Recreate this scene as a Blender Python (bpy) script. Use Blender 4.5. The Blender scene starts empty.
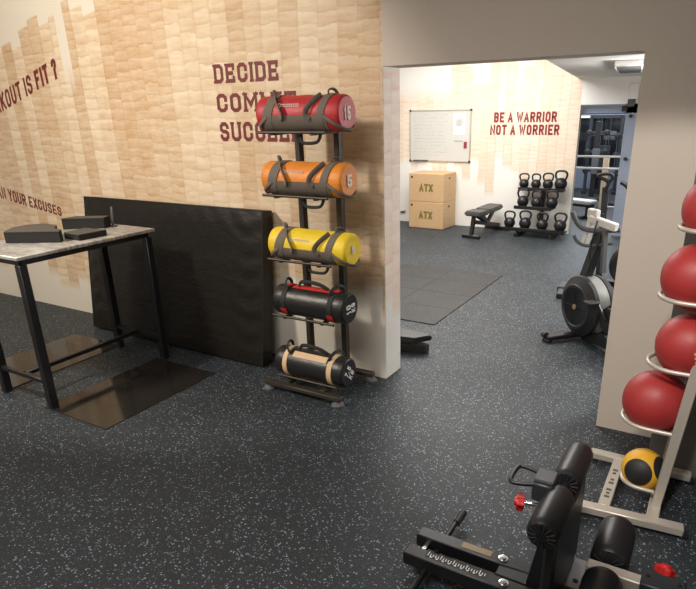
import bpy, bmesh, math, random
from mathutils import Vector, Matrix
C = bpy.context.scene
COL = C.collection
PI = math.pi
random.seed(7)

# ------------------------------------------------------------------ camera
cam = bpy.data.cameras.new('camera')
co = bpy.data.objects.new('camera', cam)
COL.objects.link(co)
C.camera = co
W_PX, H_PX = 696, 589
PPX, PPY, F_PX = 372.1, 338.63, 595.51
YAW, PITCH, ROLL = (math.radians(a) for a in (-30.4387, 20.953, -1.16385))
fw = Vector((math.sin(YAW) * math.cos(PITCH), math.cos(YAW) * math.cos(PITCH), -math.sin(PITCH)))
rt = Vector((math.cos(YAW), -math.sin(YAW), 0))
up = rt.cross(fw)
r2 = math.cos(ROLL) * rt + math.sin(ROLL) * up
u2 = -math.sin(ROLL) * rt + math.cos(ROLL) * up
m = Matrix((r2, u2, -fw)).transposed().to_4x4()
m.translation = Vector((0, 0, 1.84))
co.matrix_world = m
cam.sensor_fit = 'HORIZONTAL'
cam.sensor_width = 36
cam.lens = F_PX / W_PX * 36
cam.shift_x = (W_PX / 2 - PPX) / W_PX
cam.shift_y = (PPY - H_PX / 2) / W_PX
cam.clip_start = .05

# ------------------------------------------------------------------ world, lights, exposure
C.view_settings.view_transform = 'Standard'
C.view_settings.look = 'None'
C.view_settings.exposure = 0.0
C.view_settings.gamma = 1
w = bpy.data.worlds.new('world')
C.world = w
w.use_nodes = True
w.node_tree.nodes['Background'].inputs[0].default_value = (.9, .92, 1, 1)
w.node_tree.nodes['Background'].inputs[1].default_value = .05


def area(name, loc, target, size, power, col, size_y=None, spread=180):
    l = bpy.data.lights.new(name, 'AREA')
    l.energy = power
    l.color = col
    l.size = size
    if size_y:
        l.shape = 'RECTANGLE'
        l.size_y = size_y
    l.spread = math.radians(spread)
    o = bpy.data.objects.new(name, l)
    COL.objects.link(o)
    o.location = loc
    o.rotation_euler = (Vector(target) - Vector(loc)).to_track_quat('-Z', 'Y').to_euler()
    return o


def spot(name, loc, target, angle, blend, power, col, radius=.06):
    l = bpy.data.lights.new(name, 'SPOT')
    l.energy = power
    l.color = col
    l.spot_size = math.radians(angle)
    l.spot_blend = blend
    l.shadow_soft_size = radius
    o = bpy.data.objects.new(name, l)
    COL.objects.link(o)
    o.location = loc
    o.rotation_euler = (Vector(target) - Vector(loc)).to_track_quat('-Z', 'Y').to_euler()
    return o


WARM = (1, .87, .70)
area('ceiling_light_near', (-1.6, .6, 2.98), (-1.6, .6, 0), 1.8, 62, (1, .96, .92), 1.8)
area('ceiling_light_left', (-4.6, .2, 2.98), (-4.6, .2, 0), 1.2, 30, (1, .92, .82), 1.2)
spot('track_spot_wall', (-4.2, .9, 2.9), (-4.2, 3.476, 1.32), 92.4, .08, 320, (1, .90, .77), .18)
area('ceiling_light_gym', (-3.3, 7.0, 2.96), (-3.3, 7.0, 0), 2.6, 205, (1, .98, .95), 3.2)
pl_ = bpy.data.lights.new('soffit_fill', 'POINT')  # added point light that brightens the soffit in place of bounce
pl_.energy = 42
pl_.color = (1, .99, .97)
pl_.shadow_soft_size = .08
po_ = bpy.data.objects.new('soffit_fill', pl_)
COL.objects.link(po_)
po_.location = (-.55, 6.3, 1.98)
area('jamb_fill', (.5, 5.3, 2.08), (-1.9, 3.7, .9), .5, 70, (1, .99, .97), 1.2)  # added light below the soffit, angled to brighten the jamb
spot('track_spot_pillar', (-.2, .8, 2.9), (-.3, 3.476, .2), 46, .14, 190, (1, .93, .86), .08)
area('ceiling_light_hall', (-2.2, 12.4, 2.9), (-2.2, 12.4, 0), 2.0, 230, (.86, .93, 1), 3.0)

# ------------------------------------------------------------------ materials


def srgb(r, g, b):
    f = lambda c: (c / 255 / 12.92) if c / 255 <= .04045 else ((c / 255 + .055) / 1.055) ** 2.4
    return (f(r), f(g), f(b), 1)


class NT:
    def __init__(s, name):
        s.m = bpy.data.materials.new(name)
        s.m.use_nodes = True
        s.t = s.m.node_tree
        s.b = s.t.nodes['Principled BSDF']

    def n(s, typ, **kw):
        nd = s.t.nodes.new(typ)
        for k, v in kw.items():
            setattr(nd, k, v)
        return nd

    def l(s, a, b):
        s.t.links.new(a, b)

    def set(s, sock, v):
        if isinstance(v, bpy.types.NodeSocket):
            s.l(v, sock)
        else:
            sock.default_value = v

    def math(s, op, a, b=None, c=None, clamp=False):
        nd = s.n('ShaderNodeMath', operation=op, use_clamp=clamp)
        s.set(nd.inputs[0], a)
        if b is not None:
            s.set(nd.inputs[1], b)
        if c is not None:
            s.set(nd.inputs[2], c)
        return nd.outputs[0]

    def mix(s, f, a, b, blend='MIX'):
        nd = s.n('ShaderNodeMix', data_type='RGBA', blend_type=blend)
        s.set(nd.inputs[0], f)
        s.set(nd.inputs[6], a)
        s.set(nd.inputs[7], b)
        return nd.outputs[2]

    def pos(s):
        return s.n('ShaderNodeNewGeometry').outputs['Position']

    def obj(s):
        return s.n('ShaderNodeTexCoord').outputs['Object']

    def noise(s, vec, scale, detail=2, rough=.5, out=0):
        nd = s.n('ShaderNodeTexNoise')
        s.l(vec, nd.inputs['Vector'])
        nd.inputs['Scale'].default_value = scale
        nd.inputs['Detail'].default_value = detail
        nd.inputs['Roughness'].default_value = rough
        return nd.outputs[out]

    def scalev(s, vec, sc):
        nd = s.n('ShaderNodeMapping')
        s.l(vec, nd.inputs['Vector'])
        nd.inputs['Scale'].default_value = sc
        return nd.outputs[0]

    def bump(s, h, strength=.3, dist=.01):
        nd = s.n('ShaderNodeBump')
        nd.inputs['Strength'].default_value = strength
        nd.inputs['Distance'].default_value = dist
        s.l(h, nd.inputs['Height'])
        s.l(nd.outputs[0], s.b.inputs['Normal'])


def mat(name, col, rough=.5, metal=0, nscale=40, namt=.12, bump=.08, spec=.5):
    """plain surface with a little tonal noise and micro bump"""
    t = NT(name)
    v = t.obj()
    nz = t.noise(v, nscale, 3, .6)
    c2 = tuple(c * (1 - namt) for c in col[:3]) + (1,)
    c1 = tuple(min(1, c * (1 + namt)) for c in col[:3]) + (1,)
    t.l(t.mix(nz, c1, c2), t.b.inputs['Base Color'])
    t.b.inputs['Roughness'].default_value = rough
    t.b.inputs['Metallic'].default_value = metal
    t.b.inputs['Specular IOR Level'].default_value = spec
    if bump:
        t.bump(nz, bump, .004)
    return t.m


PAINT = srgb(226, 218, 207)


def wall_print(name, axis, white, tan_lo, tan_hi, cw=.15, rh=.062, top0=3.3, top_slope=0.0, topx=0, tamp=.3, bot0=.36, bamp=.3, gaps=(), strength=.9, seed=0.0, lines=.17):
    """painted wall carrying a printed mural of stacked wood-coloured blocks in ragged columns"""
    t = NT(name)
    sx = t.n('ShaderNodeSeparateXYZ')
    t.l(t.pos(), sx.inputs[0])
    X, Z = sx.outputs[axis], sx.outputs[2]
    wob = t.math('MULTIPLY', t.math('SUBTRACT', t.noise(t.pos(), 3.0, 2), .5), .035)
    u = t.math('DIVIDE', t.math('ADD', X, wob), cw)
    ci = t.math('FLOOR', u)
    fu = t.math('FRACT', u)

    def rnd(v, off):
        nd = t.n('ShaderNodeTexWhiteNoise', noise_dimensions='1D')
        t.l(t.math('ADD', v, off + seed), nd.inputs['W'])
        return nd.outputs['Value']
    r1, r2_, r3 = rnd(ci, .37), rnd(ci, 11.71), rnd(ci, 5.13)
    rows = t.math('DIVIDE', t.math('ADD', t.math('ADD', Z, t.math('MULTIPLY', t.math('SUBTRACT', t.noise(t.pos(), 9.0, 3, .6), .5), .06)), r3), t.math('ADD', rh, t.math('MULTIPLY', r3, .035)))
    ri = t.math('FLOOR', rows)
    fr = t.math('FRACT', rows)
    cell = rnd(t.math('ADD', t.math('MULTIPLY', ci, 17.31), ri), 3.3)
    # ragged top and bottom of each column
    top = t.math('ADD', top0, t.math('MULTIPLY', t.math('SUBTRACT', r1, .5), tamp * 2))
    if top_slope:
        top = t.math('ADD', top, t.math('MULTIPLY', t.math('SUBTRACT', X, topx), top_slope))
    bot = t.math('ADD', bot0, t.math('MULTIPLY', t.math('SUBTRACT', r2_, .5), bamp * 2))
    m_top = t.math('DIVIDE', t.math('SUBTRACT', top, Z), .02, clamp=True)
    m_bot = t.math('DIVIDE', t.math('SUBTRACT', Z, bot), .10, clamp=True)
    mask = t.math('MULTIPLY', m_top, m_bot)
    for gx0, gx1, gz in gaps:
        g = t.math('MULTIPLY', t.math('GREATER_THAN', X, gx0), t.math('LESS_THAN', X, gx1))
        g = t.math('MULTIPLY', g, t.math('DIVIDE', t.math('SUBTRACT', Z, gz), .25, clamp=True))
        mask = t.math('MULTIPLY', mask, t.math('SUBTRACT', 1, g))
    # tone inside: block tone, column tone, horizontal smears, large washed-out patches
    smear = t.noise(t.scalev(t.pos(), (5, 5, 26)), 1, 5, .7)
    patch = t.noise(t.scalev(t.pos(), (1.6, 1.6, .8)), 4.2, 5, .65)
    tone = t.math('ADD', t.math('MULTIPLY', cell, .11), t.math('MULTIPLY', rnd(ci, 23.9), .30))
    tone = t.math('ADD', tone, t.math('MULTIPLY', t.math('SUBTRACT', .5, fr), .16))
    tone = t.math('ADD', tone, t.math('MULTIPLY', smear, .62))
    tone = t.math('ADD', tone, t.math('MULTIPLY', patch, .34))
    tone = t.math('MULTIPLY', t.math('SUBTRACT', tone, .40), 1.75, clamp=True)
    ink = t.mix(tone, tan_hi, tan_lo)
    # darker joints on column edges, faint lines between blocks
    e = t.math('MINIMUM', fu, t.math('SUBTRACT', 1, fu))
    edge = t.math('SUBTRACT', 1, t.math('DIVIDE', e, .10, clamp=True))
    e2 = t.math('SUBTRACT', 1, t.math('DIVIDE', fr, .26, clamp=True))
    line = t.math('ADD', t.math('MULTIPLY', edge, t.math('MULTIPLY', r1, lines * 1.6)), t.math('MULTIPLY', e2, t.math('MULTIPLY', smear, lines * 1.5)), clamp=True)
    ink = t.mix(line, ink, (tan_lo[0] * .62, tan_lo[1] * .52, tan_lo[2] * .42, 1))
    cov = t.math('MULTIPLY', mask, t.math('MULTIPLY', strength, t.math('ADD', .72, t.math('MULTIPLY', smear, .5), clamp=True), clamp=True), clamp=True)
    t.l(t.mix(cov, white, ink), t.b.inputs['Base Color'])
    t.b.inputs['Roughness'].default_value = .62
    t.bump(t.noise(t.pos(), 160, 2), .06, .003)
    return t.m


def floor_mat(name, base, fleck, dens=.72, scale=62, rough=.5):
    t = NT(name)
    p = t.pos()
    wv = t.n('ShaderNodeVectorMath', operation='SCALE')
    t.l(t.noise(p, 105, 2, .6, out=1), wv.inputs[0])
    wv.inputs['Scale'].default_value = .016
    pw = t.n('ShaderNodeVectorMath', operation='ADD')
    t.l(p, pw.inputs[0])
    t.l(wv.outputs[0], pw.inputs[1])
    vo = t.n('ShaderNodeTexVoronoi')
    t.l(pw.outputs[0], vo.inputs['Vector'])
    vo.inputs['Scale'].default_value = scale
    sep = t.n('ShaderNodeSeparateColor')
    t.l(vo.outputs['Color'], sep.inputs[0])
    big = t.math('ADD', .16, t.math('MULTIPLY', sep.outputs[1], .22))
    on = t.math('MULTIPLY', t.math('LESS_THAN', vo.outputs['Distance'], big), t.math('GREATER_THAN', sep.outputs[0], dens))
    v2 = t.n('ShaderNodeTexVoronoi')
    t.l(pw.outputs[0], v2.inputs['Vector'])
    v2.inputs['Scale'].default_value = scale * 2.3
    s2 = t.n('ShaderNodeSeparateColor')
    t.l(v2.outputs['Color'], s2.inputs[0])
    on2 = t.math('MULTIPLY', t.math('LESS_THAN', v2.outputs['Distance'], .3), t.math('GREATER_THAN', s2.outputs[0], .82))
    grain = t.noise(p, 90, 3, .7)
    cl = t.noise(p, 1.7, 3, .6)
    b = t.mix(grain, tuple(c * .6 for c in base[:3]) + (1,), tuple(c * 1.5 for c in base[:3]) + (1,))
    b = t.mix(t.math('MULTIPLY', cl, .35), b, tuple(c * 1.9 for c in base[:3]) + (1,))
    fl = t.mix(sep.outputs[2], tuple(c * .45 for c in fleck[:3]) + (1,), fleck)
    b = t.mix(t.math('MULTIPLY', on2, .55), b, tuple(c * .55 for c in fleck[:3]) + (1,))
    t.l(t.mix(on, b, fl), t.b.inputs['Base Color'])
    t.l(t.math('ADD', rough - .08, t.math('MULTIPLY', cl, .18)), t.b.inputs['Roughness'])
    t.bump(grain, .25, .004)
    return t.m


M = {}
M['wall'] = wall_print('printed_wall', 0, srgb(229, 221, 207), srgb(194, 154, 108), srgb(234, 216, 188), top0=2.56, top_slope=.17, topx=-5.3, tamp=.10, bot0=.42, bamp=.22,
                       gaps=((-5.02, -4.90, 2.0),))
M['far_wall'] = wall_print('printed_gym_wall', 0, srgb(240, 236, 229), srgb(228, 198, 164), srgb(240, 225, 206), cw=.135, rh=.052, top0=2.5, tamp=.35, bot0=.80, bamp=.34, strength=.8, seed=4.2, lines=.34, gaps=((-4.95, -4.02, 1.95),))
M['jamb'] = wall_print('printed_reveal', 1, srgb(235, 231, 224), srgb(222, 170, 135), srgb(238, 222, 208), cw=.112, rh=.12, top0=2.0, tamp=.1, bot0=.5, bamp=.1, strength=.85, seed=8.1, lines=.1)
M['paint'] = mat('beige_paint', srgb(204, 192, 178), .6, 0, 60, .025, .05)
M['white'] = mat('white_paint', srgb(240, 238, 234), .6, 0, 60, .02, .04)
M['ceil'] = mat('ceiling_paint', srgb(236, 233, 227), .7, 0, 50, .02, .03)
M['floor'] = floor_mat('speckled_rubber_floor', (.0130, .0170, .0210), (.35, .43, .50, 1), dens=.52, scale=86, rough=.56)
M['floor_gym'] = floor_mat('rubber_tiles', (.030, .030, .031), (.28, .30, .32, 1), dens=.9, rough=.5)
M['felt'] = floor_mat('grey_felt', (.11, .105, .095), (.22, .21, .20, 1), dens=.6, scale=90, rough=.8)
M['blue'] = mat('bluegrey_paint', srgb(142, 152, 170), .5, 0, 30, .05, .03)
M['vinyl'] = None


def vinyl_mat(name, col, rough, bs=.18, amt=.3, spec=.5):
    t = NT(name)
    o = t.obj()
    fold = t.noise(t.scalev(o, (2.2, 2, 5)), 2.2, 5, .62)
    fine = t.noise(o, 70, 2)
    t.l(t.mix(fold, tuple(c * (1 - amt) for c in col[:3]) + (1,), tuple(c * (1 + amt) for c in col[:3]) + (1,)), t.b.inputs['Base Color'])
    t.b.inputs['Roughness'].default_value = rough
    t.b.inputs['Specular IOR Level'].default_value = spec
    t.bump(t.math('ADD', fold, t.math('MULTIPLY', fine, .04)), bs, .03)
    return t.m


M['vinyl'] = vinyl_mat('black_vinyl', (.0115, .0095, .0075), .38, .25, .3, .35)
M['pad'] = vinyl_mat('black_pad_vinyl', (.012, .012, .013), .36, .05)
M['benchpad'] = mat('bench_vinyl', (.075, .073, .07, 1), .5)
M['steel_black'] = mat('black_powder_coat', (.012, .012, .013, 1), .34, 0, 90, .2, .05)
M['steel_brown'] = mat('dark_rack_steel', (.05, .042, .033, 1), .42, .3, 60, .2, .05)
M['rubber'] = mat('black_rubber', (.013, .013, .014, 1), .55, 0, 120, .2, .15)
M['rubber_grey'] = mat('grey_rubber', (.085, .085, .088, 1), .6, 0, 90, .2, .1)
M['silver'] = mat('silver_powder_coat', srgb(198, 190, 178), .38, .35, 60, .06, .03)
M['chrome'] = mat('chrome', (.62, .62, .62, 1), .22, 1, 60, .05, .02)
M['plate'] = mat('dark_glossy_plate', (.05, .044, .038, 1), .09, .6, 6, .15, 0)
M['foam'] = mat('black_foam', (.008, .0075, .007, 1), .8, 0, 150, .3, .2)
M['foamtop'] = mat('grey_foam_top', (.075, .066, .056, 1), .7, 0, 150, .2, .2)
M['red'] = mat('red_ball_rubber', (.37, .030, .030, 1), .46, 0, 220, .12, .12)
M['redknob'] = mat('red_plastic', (.55, .02, .02, 1), .35)
M['yellow'] = mat('yellow_rubber', (.80, .42, .03, 1), .5, 0, 160, .1, .15)
M['b_red'] = vinyl_mat('red_bag_vinyl', (.42, .018, .022), .52)
M['b_orange'] = vinyl_mat('orange_bag_vinyl', (.68, .22, .022), .52)
M['b_yellow'] = vinyl_mat('yellow_bag_vinyl', (.78, .55, .02), .52)
M['b_black'] = vinyl_mat('black_bag_vinyl', (.014, .014, .014), .38)
M['web_grey'] = mat('grey_webbing', (.14, .115, .09, 1), .8, 0, 200, .2, .2)
M['web_black'] = mat('black_webbing', (.012, .012, .012, 1), .7, 0, 200, .2, .2)
M['web_red'] = mat('red_webbing', (.5, .02, .015, 1), .7, 0, 200, .15, .2)
M['web_tan'] = mat('tan_webbing', srgb(216, 184, 146), .75, 0, 200, .12, .2)
M['print_white'] = mat('white_print', (.8, .78, .74, 1), .6, 0, 80, .05, 0)
M['print_pale'] = mat('pale_print', (.78, .66, .56, 1), .6, 0, 80, .05, 0)
M['print_grey'] = mat('grey_print', (.45, .45, .43, 1), .6, 0, 80, .05, 0)
M['maroon'] = mat('maroon_lettering', (.165, .020, .020, 1), .6, 0, 80, .08, 0)
M['maroon_red'] = mat('red_lettering', (.26, .022, .026, 1), .6, 0, 80, .06, 0)
M['ply'] = None
M['olive'] = mat('dark_gold_lettering', (.20, .155, .03, 1), .7, 0, 80, .1, 0)
M['wb'] = mat('whiteboard_enamel', srgb(208, 206, 199), .3, 0, 20, .03, 0)
M['paper'] = mat('white_paper', srgb(236, 233, 224), .8)
M['ink'] = mat('marker_ink', srgb(120, 120, 132), .7)
M['iron'] = mat('cast_iron', (.016, .0165, .018, 1), .33, .2, 70, .25, .1)
M['grid'] = mat('dark_mesh_cage', (.018, .018, .018, 1), .5, .4, 300, .5, .3)
M['perf'] = mat('perforated_silver', (.20, .20, .19, 1), .5, .3, 260, .5, .3)
M['dark'] = mat('charcoal_plastic', (.014, .015, .016, 1), .45)
M['lightgrey'] = mat('light_grey_plastic', srgb(205, 203, 198), .45)
M['navy'] = mat('dark_grey_steel', (.03, .034, .042, 1), .4, .2)
M['peach'] = mat('pale_wood_post', srgb(222, 196, 164), .6)
M['mirror_dark'] = mat('dark_mirror_glass', (.05, .055, .065, 1), .08, .6, 3, .2, 0)


def ply_mat():
    t = NT('birch_plywood')
    o = t.obj()
    g = t.noise(t.scalev(o, (3, 3, 26)), 3, 5, .6)
    t.l(t.mix(g, srgb(214, 182, 142), srgb(188, 150, 106)), t.b.inputs['Base Color'])
    t.b.inputs['Roughness'].default_value = .55
    t.bump(g, .1, .004)
    return t.m


M['ply'] = ply_mat()


def brushed():
    t = NT('worn_metal_top')
    o = t.obj()
    n1 = t.noise(t.scalev(o, (3, 14, 3)), 4, 5, .7)
    n2 = t.noise(o, 5, 4, .7)
    f = t.math('MULTIPLY', t.math('SUBTRACT', t.math('ADD', n1, n2), .72), 2.2, clamp=True)
    t.l(t.mix(f, (.16, .155, .148, 1), (.60, .58, .54, 1)), t.b.inputs['Base Color'])
    t.b.inputs['Roughness'].default_value = .45
    t.b.inputs['Metallic'].default_value = .35
    return t.m


M['top'] = brushed()

# ------------------------------------------------------------------ mesh helpers


class B:
    """collects shapes, then links them as one mesh object"""

    def __init__(s):
        s.bm = bmesh.new()

    def box(s, c, d, bev=0.0, rot=None, seg=1):
        t = bmesh.new()
        bmesh.ops.create_cube(t, size=1)
        bmesh.ops.scale(t, vec=d, verts=t.verts)
        if bev:
            bmesh.ops.bevel(t, geom=t.edges[:], offset=bev, segments=seg, affect='EDGES', profile=.5, clamp_overlap=True)
        M4 = Matrix.Translation(c)
        if rot is not None:
            M4 = M4 @ rot.to_4x4()
        bmesh.ops.transform(t, matrix=M4, verts=t.verts)
        s.join(t)
        return s

    def join(s, t):
        me = bpy.data.meshes.new('tmp')
        t.to_mesh(me)
        t.free()
        s.bm.from_mesh(me)
        bpy.data.meshes.remove(me)

    def bar(s, p, q, wd, ht, bev=.003, upv=(0, 0, 1)):
        """square bar from p to q"""
        p, q = Vector(p), Vector(q)
        d = q - p
        z = d.normalized()
        u = Vector(upv)
        if abs(z.dot(u)) > .97:
            u = Vector((0, 1, 0))
        x = u.cross(z).normalized()
        y = z.cross(x)
        rot = Matrix((x, y, z)).transposed()
        return s.box((p + q) / 2, (wd, ht, d.length), bev, rot)

    def tube(s, pts, r, n=10, cap=True, closed=False, flat=None):
        """round tube along pts; r may be a list; flat=(a,b) makes an elliptical strap section"""
        P = [Vector(p) for p in pts]
        N = len(P)
        rs = r if isinstance(r, (list, tuple)) else [r] * N
        rings = []
        prev = None
        for i in range(N):
            if closed:
                t = (P[(i + 1) % N] - P[i - 1])
            else:
                t = P[min(i + 1, N - 1)] - P[max(i - 1, 0)]
            t.normalize()
            if prev is None:
                a = Vector((0, 0, 1)) if abs(t.z) < .9 else Vector((1, 0, 0))
                x = a.cross(t).normalized()
            else:
                x = (prev - t * prev.dot(t)).normalized()
            prev = x
            y = t.cross(x)
            fa, fb = flat if flat else (1, 1)
            rings.append([s.bm.verts.new(P[i] + rs[i] * (fa * math.cos(2 * PI * k / n) * x + fb * math.sin(2 * PI * k / n) * y)) for k in range(n)])
        rng = range(N) if closed else range(N - 1)
        for i in rng:
            a, b = rings[i], rings[(i + 1) % N]
            for k in range(n):
                s.bm.faces.new((a[k], a[(k + 1) % n], b[(k + 1) % n], b[k]))
        if cap and not closed:
            s.bm.faces.new(rings[0][::-1])
            s.bm.faces.new(rings[-1])
        return s

    def lathe(s, prof, n=32, axis='Z', c=(0, 0, 0), a0=0.0, a1=2 * PI):
        """prof: (r, h) pairs from bottom to top"""
        c = Vector(c)
        full = abs(a1 - a0 - 2 * PI) < 1e-6
        k1 = n if full else n + 1
        rings = []
        for r, h in prof:
            ring = []
            for k in range(k1):
                a = a0 + (a1 - a0) * k / n
                x, y = r * math.cos(a), r * math.sin(a)
                v = {'Z': (x, y, h), 'X': (h, x, y), 'Y': (y, h, x)}[axis]
                ring.append(v)
            rings.append(ring)
        vs = []
        for (r, h), ring in zip(prof, rings):
            if r < 1e-6:
                v = s.bm.verts.new(c + Vector(ring[0]))
                vs.append([v] * k1)
            else:
                vs.append([s.bm.verts.new(c + Vector(p)) for p in ring])
        for i in range(len(vs) - 1):
            for k in range(n):
                a, b = vs[i], vs[i + 1]
                k2 = (k + 1) % k1
                f = []
                for v in (a[k], a[k2], b[k2], b[k]):
                    if v not in f:
                        f.append(v)
                if len(f) > 2:
                    s.bm.faces.new(f)
        if full:
            for ring, (r, h), rev in ((vs[0], prof[0], True), (vs[-1], prof[-1], False)):
                if r > 1e-6:
                    s.bm.faces.new(ring[::-1] if rev else ring)
        return s

    def prism(s, poly, z0, z1, bev=0):
        t = bmesh.new()
        f = t.faces.new([t.verts.new((x, y, z0)) for x, y in poly])
        r = bmesh.ops.extrude_face_region(t, geom=[f])
        bmesh.ops.translate(t, vec=(0, 0, z1 - z0), verts=[v for v in r['geom'] if isinstance(v, bmesh.types.BMVert)])
        bmesh.ops.recalc_face_normals(t, faces=t.faces[:])
        if bev:
            bmesh.ops.bevel(t, geom=t.edges[:], offset=bev, segments=2, affect='EDGES')
        s.join(t)
        return s

    def poly(s, pts):
        s.bm.faces.new([s.bm.verts.new(p) for p in pts])
        return s

    def build(s, name, material, parent=None, smooth=True, loc=None, rotz=0):
        bmesh.ops.recalc_face_normals(s.bm, faces=s.bm.faces[:])
        me = bpy.data.meshes.new(name)
        if smooth:
            for f in s.bm.faces:
                f.smooth = True
            for e in s.bm.edges:
                if len(e.link_faces) == 2 and e.calc_face_angle(0) > math.radians(38):
                    e.smooth = False
        s.bm.to_mesh(me)
        s.bm.free()
        me.materials.append(M[material] if isinstance(material, str) else material)
        o = bpy.data.objects.new(name, me)
        COL.objects.link(o)
        if parent:
            o.parent = parent
        if loc is not None:
            o.location = loc
            o.rotation_euler = (0, 0, rotz)
        return o


def arc(c, r, a0, a1, n, ax, ay):
    c, ax, ay = Vector(c), Vector(ax), Vector(ay)
    return [c + r * (math.cos(a0 + (a1 - a0) * i / n) * ax + math.sin(a0 + (a1 - a0) * i / n) * ay) for i in range(n + 1)]


def smooth_path(pts, it=2):
    P = [Vector(p) for p in pts]
    for _ in range(it):
        Q = [P[0]]
        for a, b in zip(P, P[1:]):
            Q += [a * .75 + b * .25, a * .25 + b * .75]
        Q.append(P[-1])
        P = Q
    return P


def tag(o, label, cat, group=None):
    o['label'] = label
    o['category'] = cat
    if group:
        o['group'] = group
    return o


def thing(name, label, cat, loc=(0, 0, 0), rotz=0, group=None):
    o = bpy.data.objects.new(name, None)
    COL.objects.link(o)
    o.location = loc
    o.rotation_euler = (0, 0, rotz)
    return tag(o, label, cat, group)


def struct(b, name, material, smooth=False):
    o = b.build(name, material, smooth=smooth)
    o['kind'] = 'structure'
    return o


def dup(root, loc, rotz=0, scale=None, label=None, group=None):
    r = root.copy()
    COL.objects.link(r)
    r.location = loc
    r.rotation_euler = (0, 0, rotz)
    if scale:
        r.scale = (scale,) * 3
    if label:
        r['label'] = label
    if group:
        r['group'] = group
    for ch in list(root.children):
        c = ch.copy()
        COL.objects.link(c)
        c.parent = r
        for g in ch.children:
            d = g.copy()
            COL.objects.link(d)
            d.parent = c
    return r


# ------------------------------------------------------------------ stroke lettering
c_, d_ = .28, .16
OCT = [(c_, 0), (1 - c_, 0), (1, d_), (1, 1 - d_), (1 - c_, 1), (c_, 1), (0, 1 - d_), (0, d_)]
# glyph: (relative width, [(closed, points)], [serif points])
G = {
    'A': (1.05, [(0, [(0, 0), (.5, 1), (1, 0)]), (0, [(.2, .3), (.8, .3)])], [(0, 0), (1, 0)]),
    'B': (1, [(1, [(0, 0), (.75, 0), (1, .13), (1, .4), (.78, .52), (1, .64), (1, .87), (.75, 1), (0, 1)]), (0, [(0, .52), (.78, .52)])], [(0, 0), (0, 1)]),
    'C': (1, [(0, [(1, .3), (1, d_), (1 - c_, 0), (c_, 0), (0, d_), (0, 1 - d_), (c_, 1), (1 - c_, 1), (1, 1 - d_), (1, .7)])], []),
    'D': (1, [(1, [(0, 0), (1 - c_, 0), (1, d_), (1, 1 - d_), (1 - c_, 1), (0, 1)])], [(0, 0), (0, 1)]),
    'E': (.92, [(0, [(1, 0), (0, 0), (0, 1), (1, 1)]), (0, [(0, .5), (.75, .5)])], [(0, 0), (0, 1), 'v1', 'v0']),
    'F': (.88, [(0, [(0, 0), (0, 1), (1, 1)]), (0, [(0, .52), (.75, .52)])], [(0, 0), (0, 1), 'v1']),
    'G': (1, [(0, [(1, .75), (1, 1 - d_), (1 - c_, 1), (c_, 1), (0, 1 - d_), (0, d_), (c_, 0), (1 - c_, 0), (1, d_), (1, .45), (.55, .45)])], []),
    'H': (1.05, [(0, [(0, 0), (0, 1)]), (0, [(1, 0), (1, 1)]), (0, [(0, .5), (1, .5)])], [(0, 0), (0, 1), (1, 0), (1, 1)]),
    'I': (0, [(0, [(.5, 0), (.5, 1)])], [(.5, 0), (.5, 1)]),
    'K': (1.05, [(0, [(0, 0), (0, 1)]), (0, [(1, 1), (.12, .45)]), (0, [(.32, .58), (1, 0)])], [(0, 0), (0, 1)]),
    'M': (1.35, [(0, [(0, 0), (0, 1), (.5, .35), (1, 1), (1, 0)])], [(0, 0), (0, 1), (1, 0), (1, 1)]),
    'N': (1.08, [(0, [(0, 0), (0, 1), (1, 0), (1, 1)])], [(0, 0), (1, 1)]),
    'O': (1, [(1, OCT)], []),
    'R': (1.02, [(0, [(0, 0), (0, 1), (.75, 1), (1, .86), (1, .62), (.75, .48), (0, .48)]), (0, [(.55, .48), (1, 0)])], [(0, 0), (0, 1), (1, 0)]),
    'S': (.98, [(0, [(0, .2), (0, d_), (c_, 0), (1 - c_, 0), (1, d_), (1, .38), (1 - c_, .5), (c_, .52), (0, .64), (0, 1 - d_), (c_, 1), (1 - c_, 1), (1, 1 - d_), (1, .8)])], []),
    'T': (1, [(0, [(0, 1), (1, 1)]), (0, [(.5, 0), (.5, 1)])], [(.5, 0), 'v1', 'vl1']),
    'U': (1.05, [(0, [(0, 1), (0, d_), (c_, 0), (1 - c_, 0), (1, d_), (1, 1)])], [(0, 1), (1, 1)]),
    'W': (1.5, [(0, [(0, 1), (.24, 0), (.5, .85), (.76, 0), (1, 1)])], []),
    'X': (1.02, [(0, [(0, 0), (1, 1)]), (0, [(0, 1), (1, 0)])], []),
    'Y': (1.02, [(0, [(0, 1), (.5, .45), (1, 1)]), (0, [(.5, .5), (.5, 0)])], []),
    '?': (.85, [(0, [(0, .82), (0, .9), (.28, 1), (.72, 1), (1, .88), (1, .68), (.5, .46), (.5, .28)]), (0, [(.5, -.06), (.5, .1)])], []),
    '0': (.95, [(1, OCT)], []),
    '1': (.35, [(0, [(0, .8), (.7, 1), (.7, 0)])], []),
    '5': (.95, [(0, [(1, 1), (0, 1), (0, .55), (.72, .58), (1, .45), (1, d_), (.72, 0), (.28, 0), (0, d_), (0, .24)])], []),
    '7': (.95, [(0, [(0, 1), (1, 1), (.35, 0)])], []),
    '.': (0, [(0, [(.5, -.06), (.5, .06)])], []),
}


NS = [0]


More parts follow.
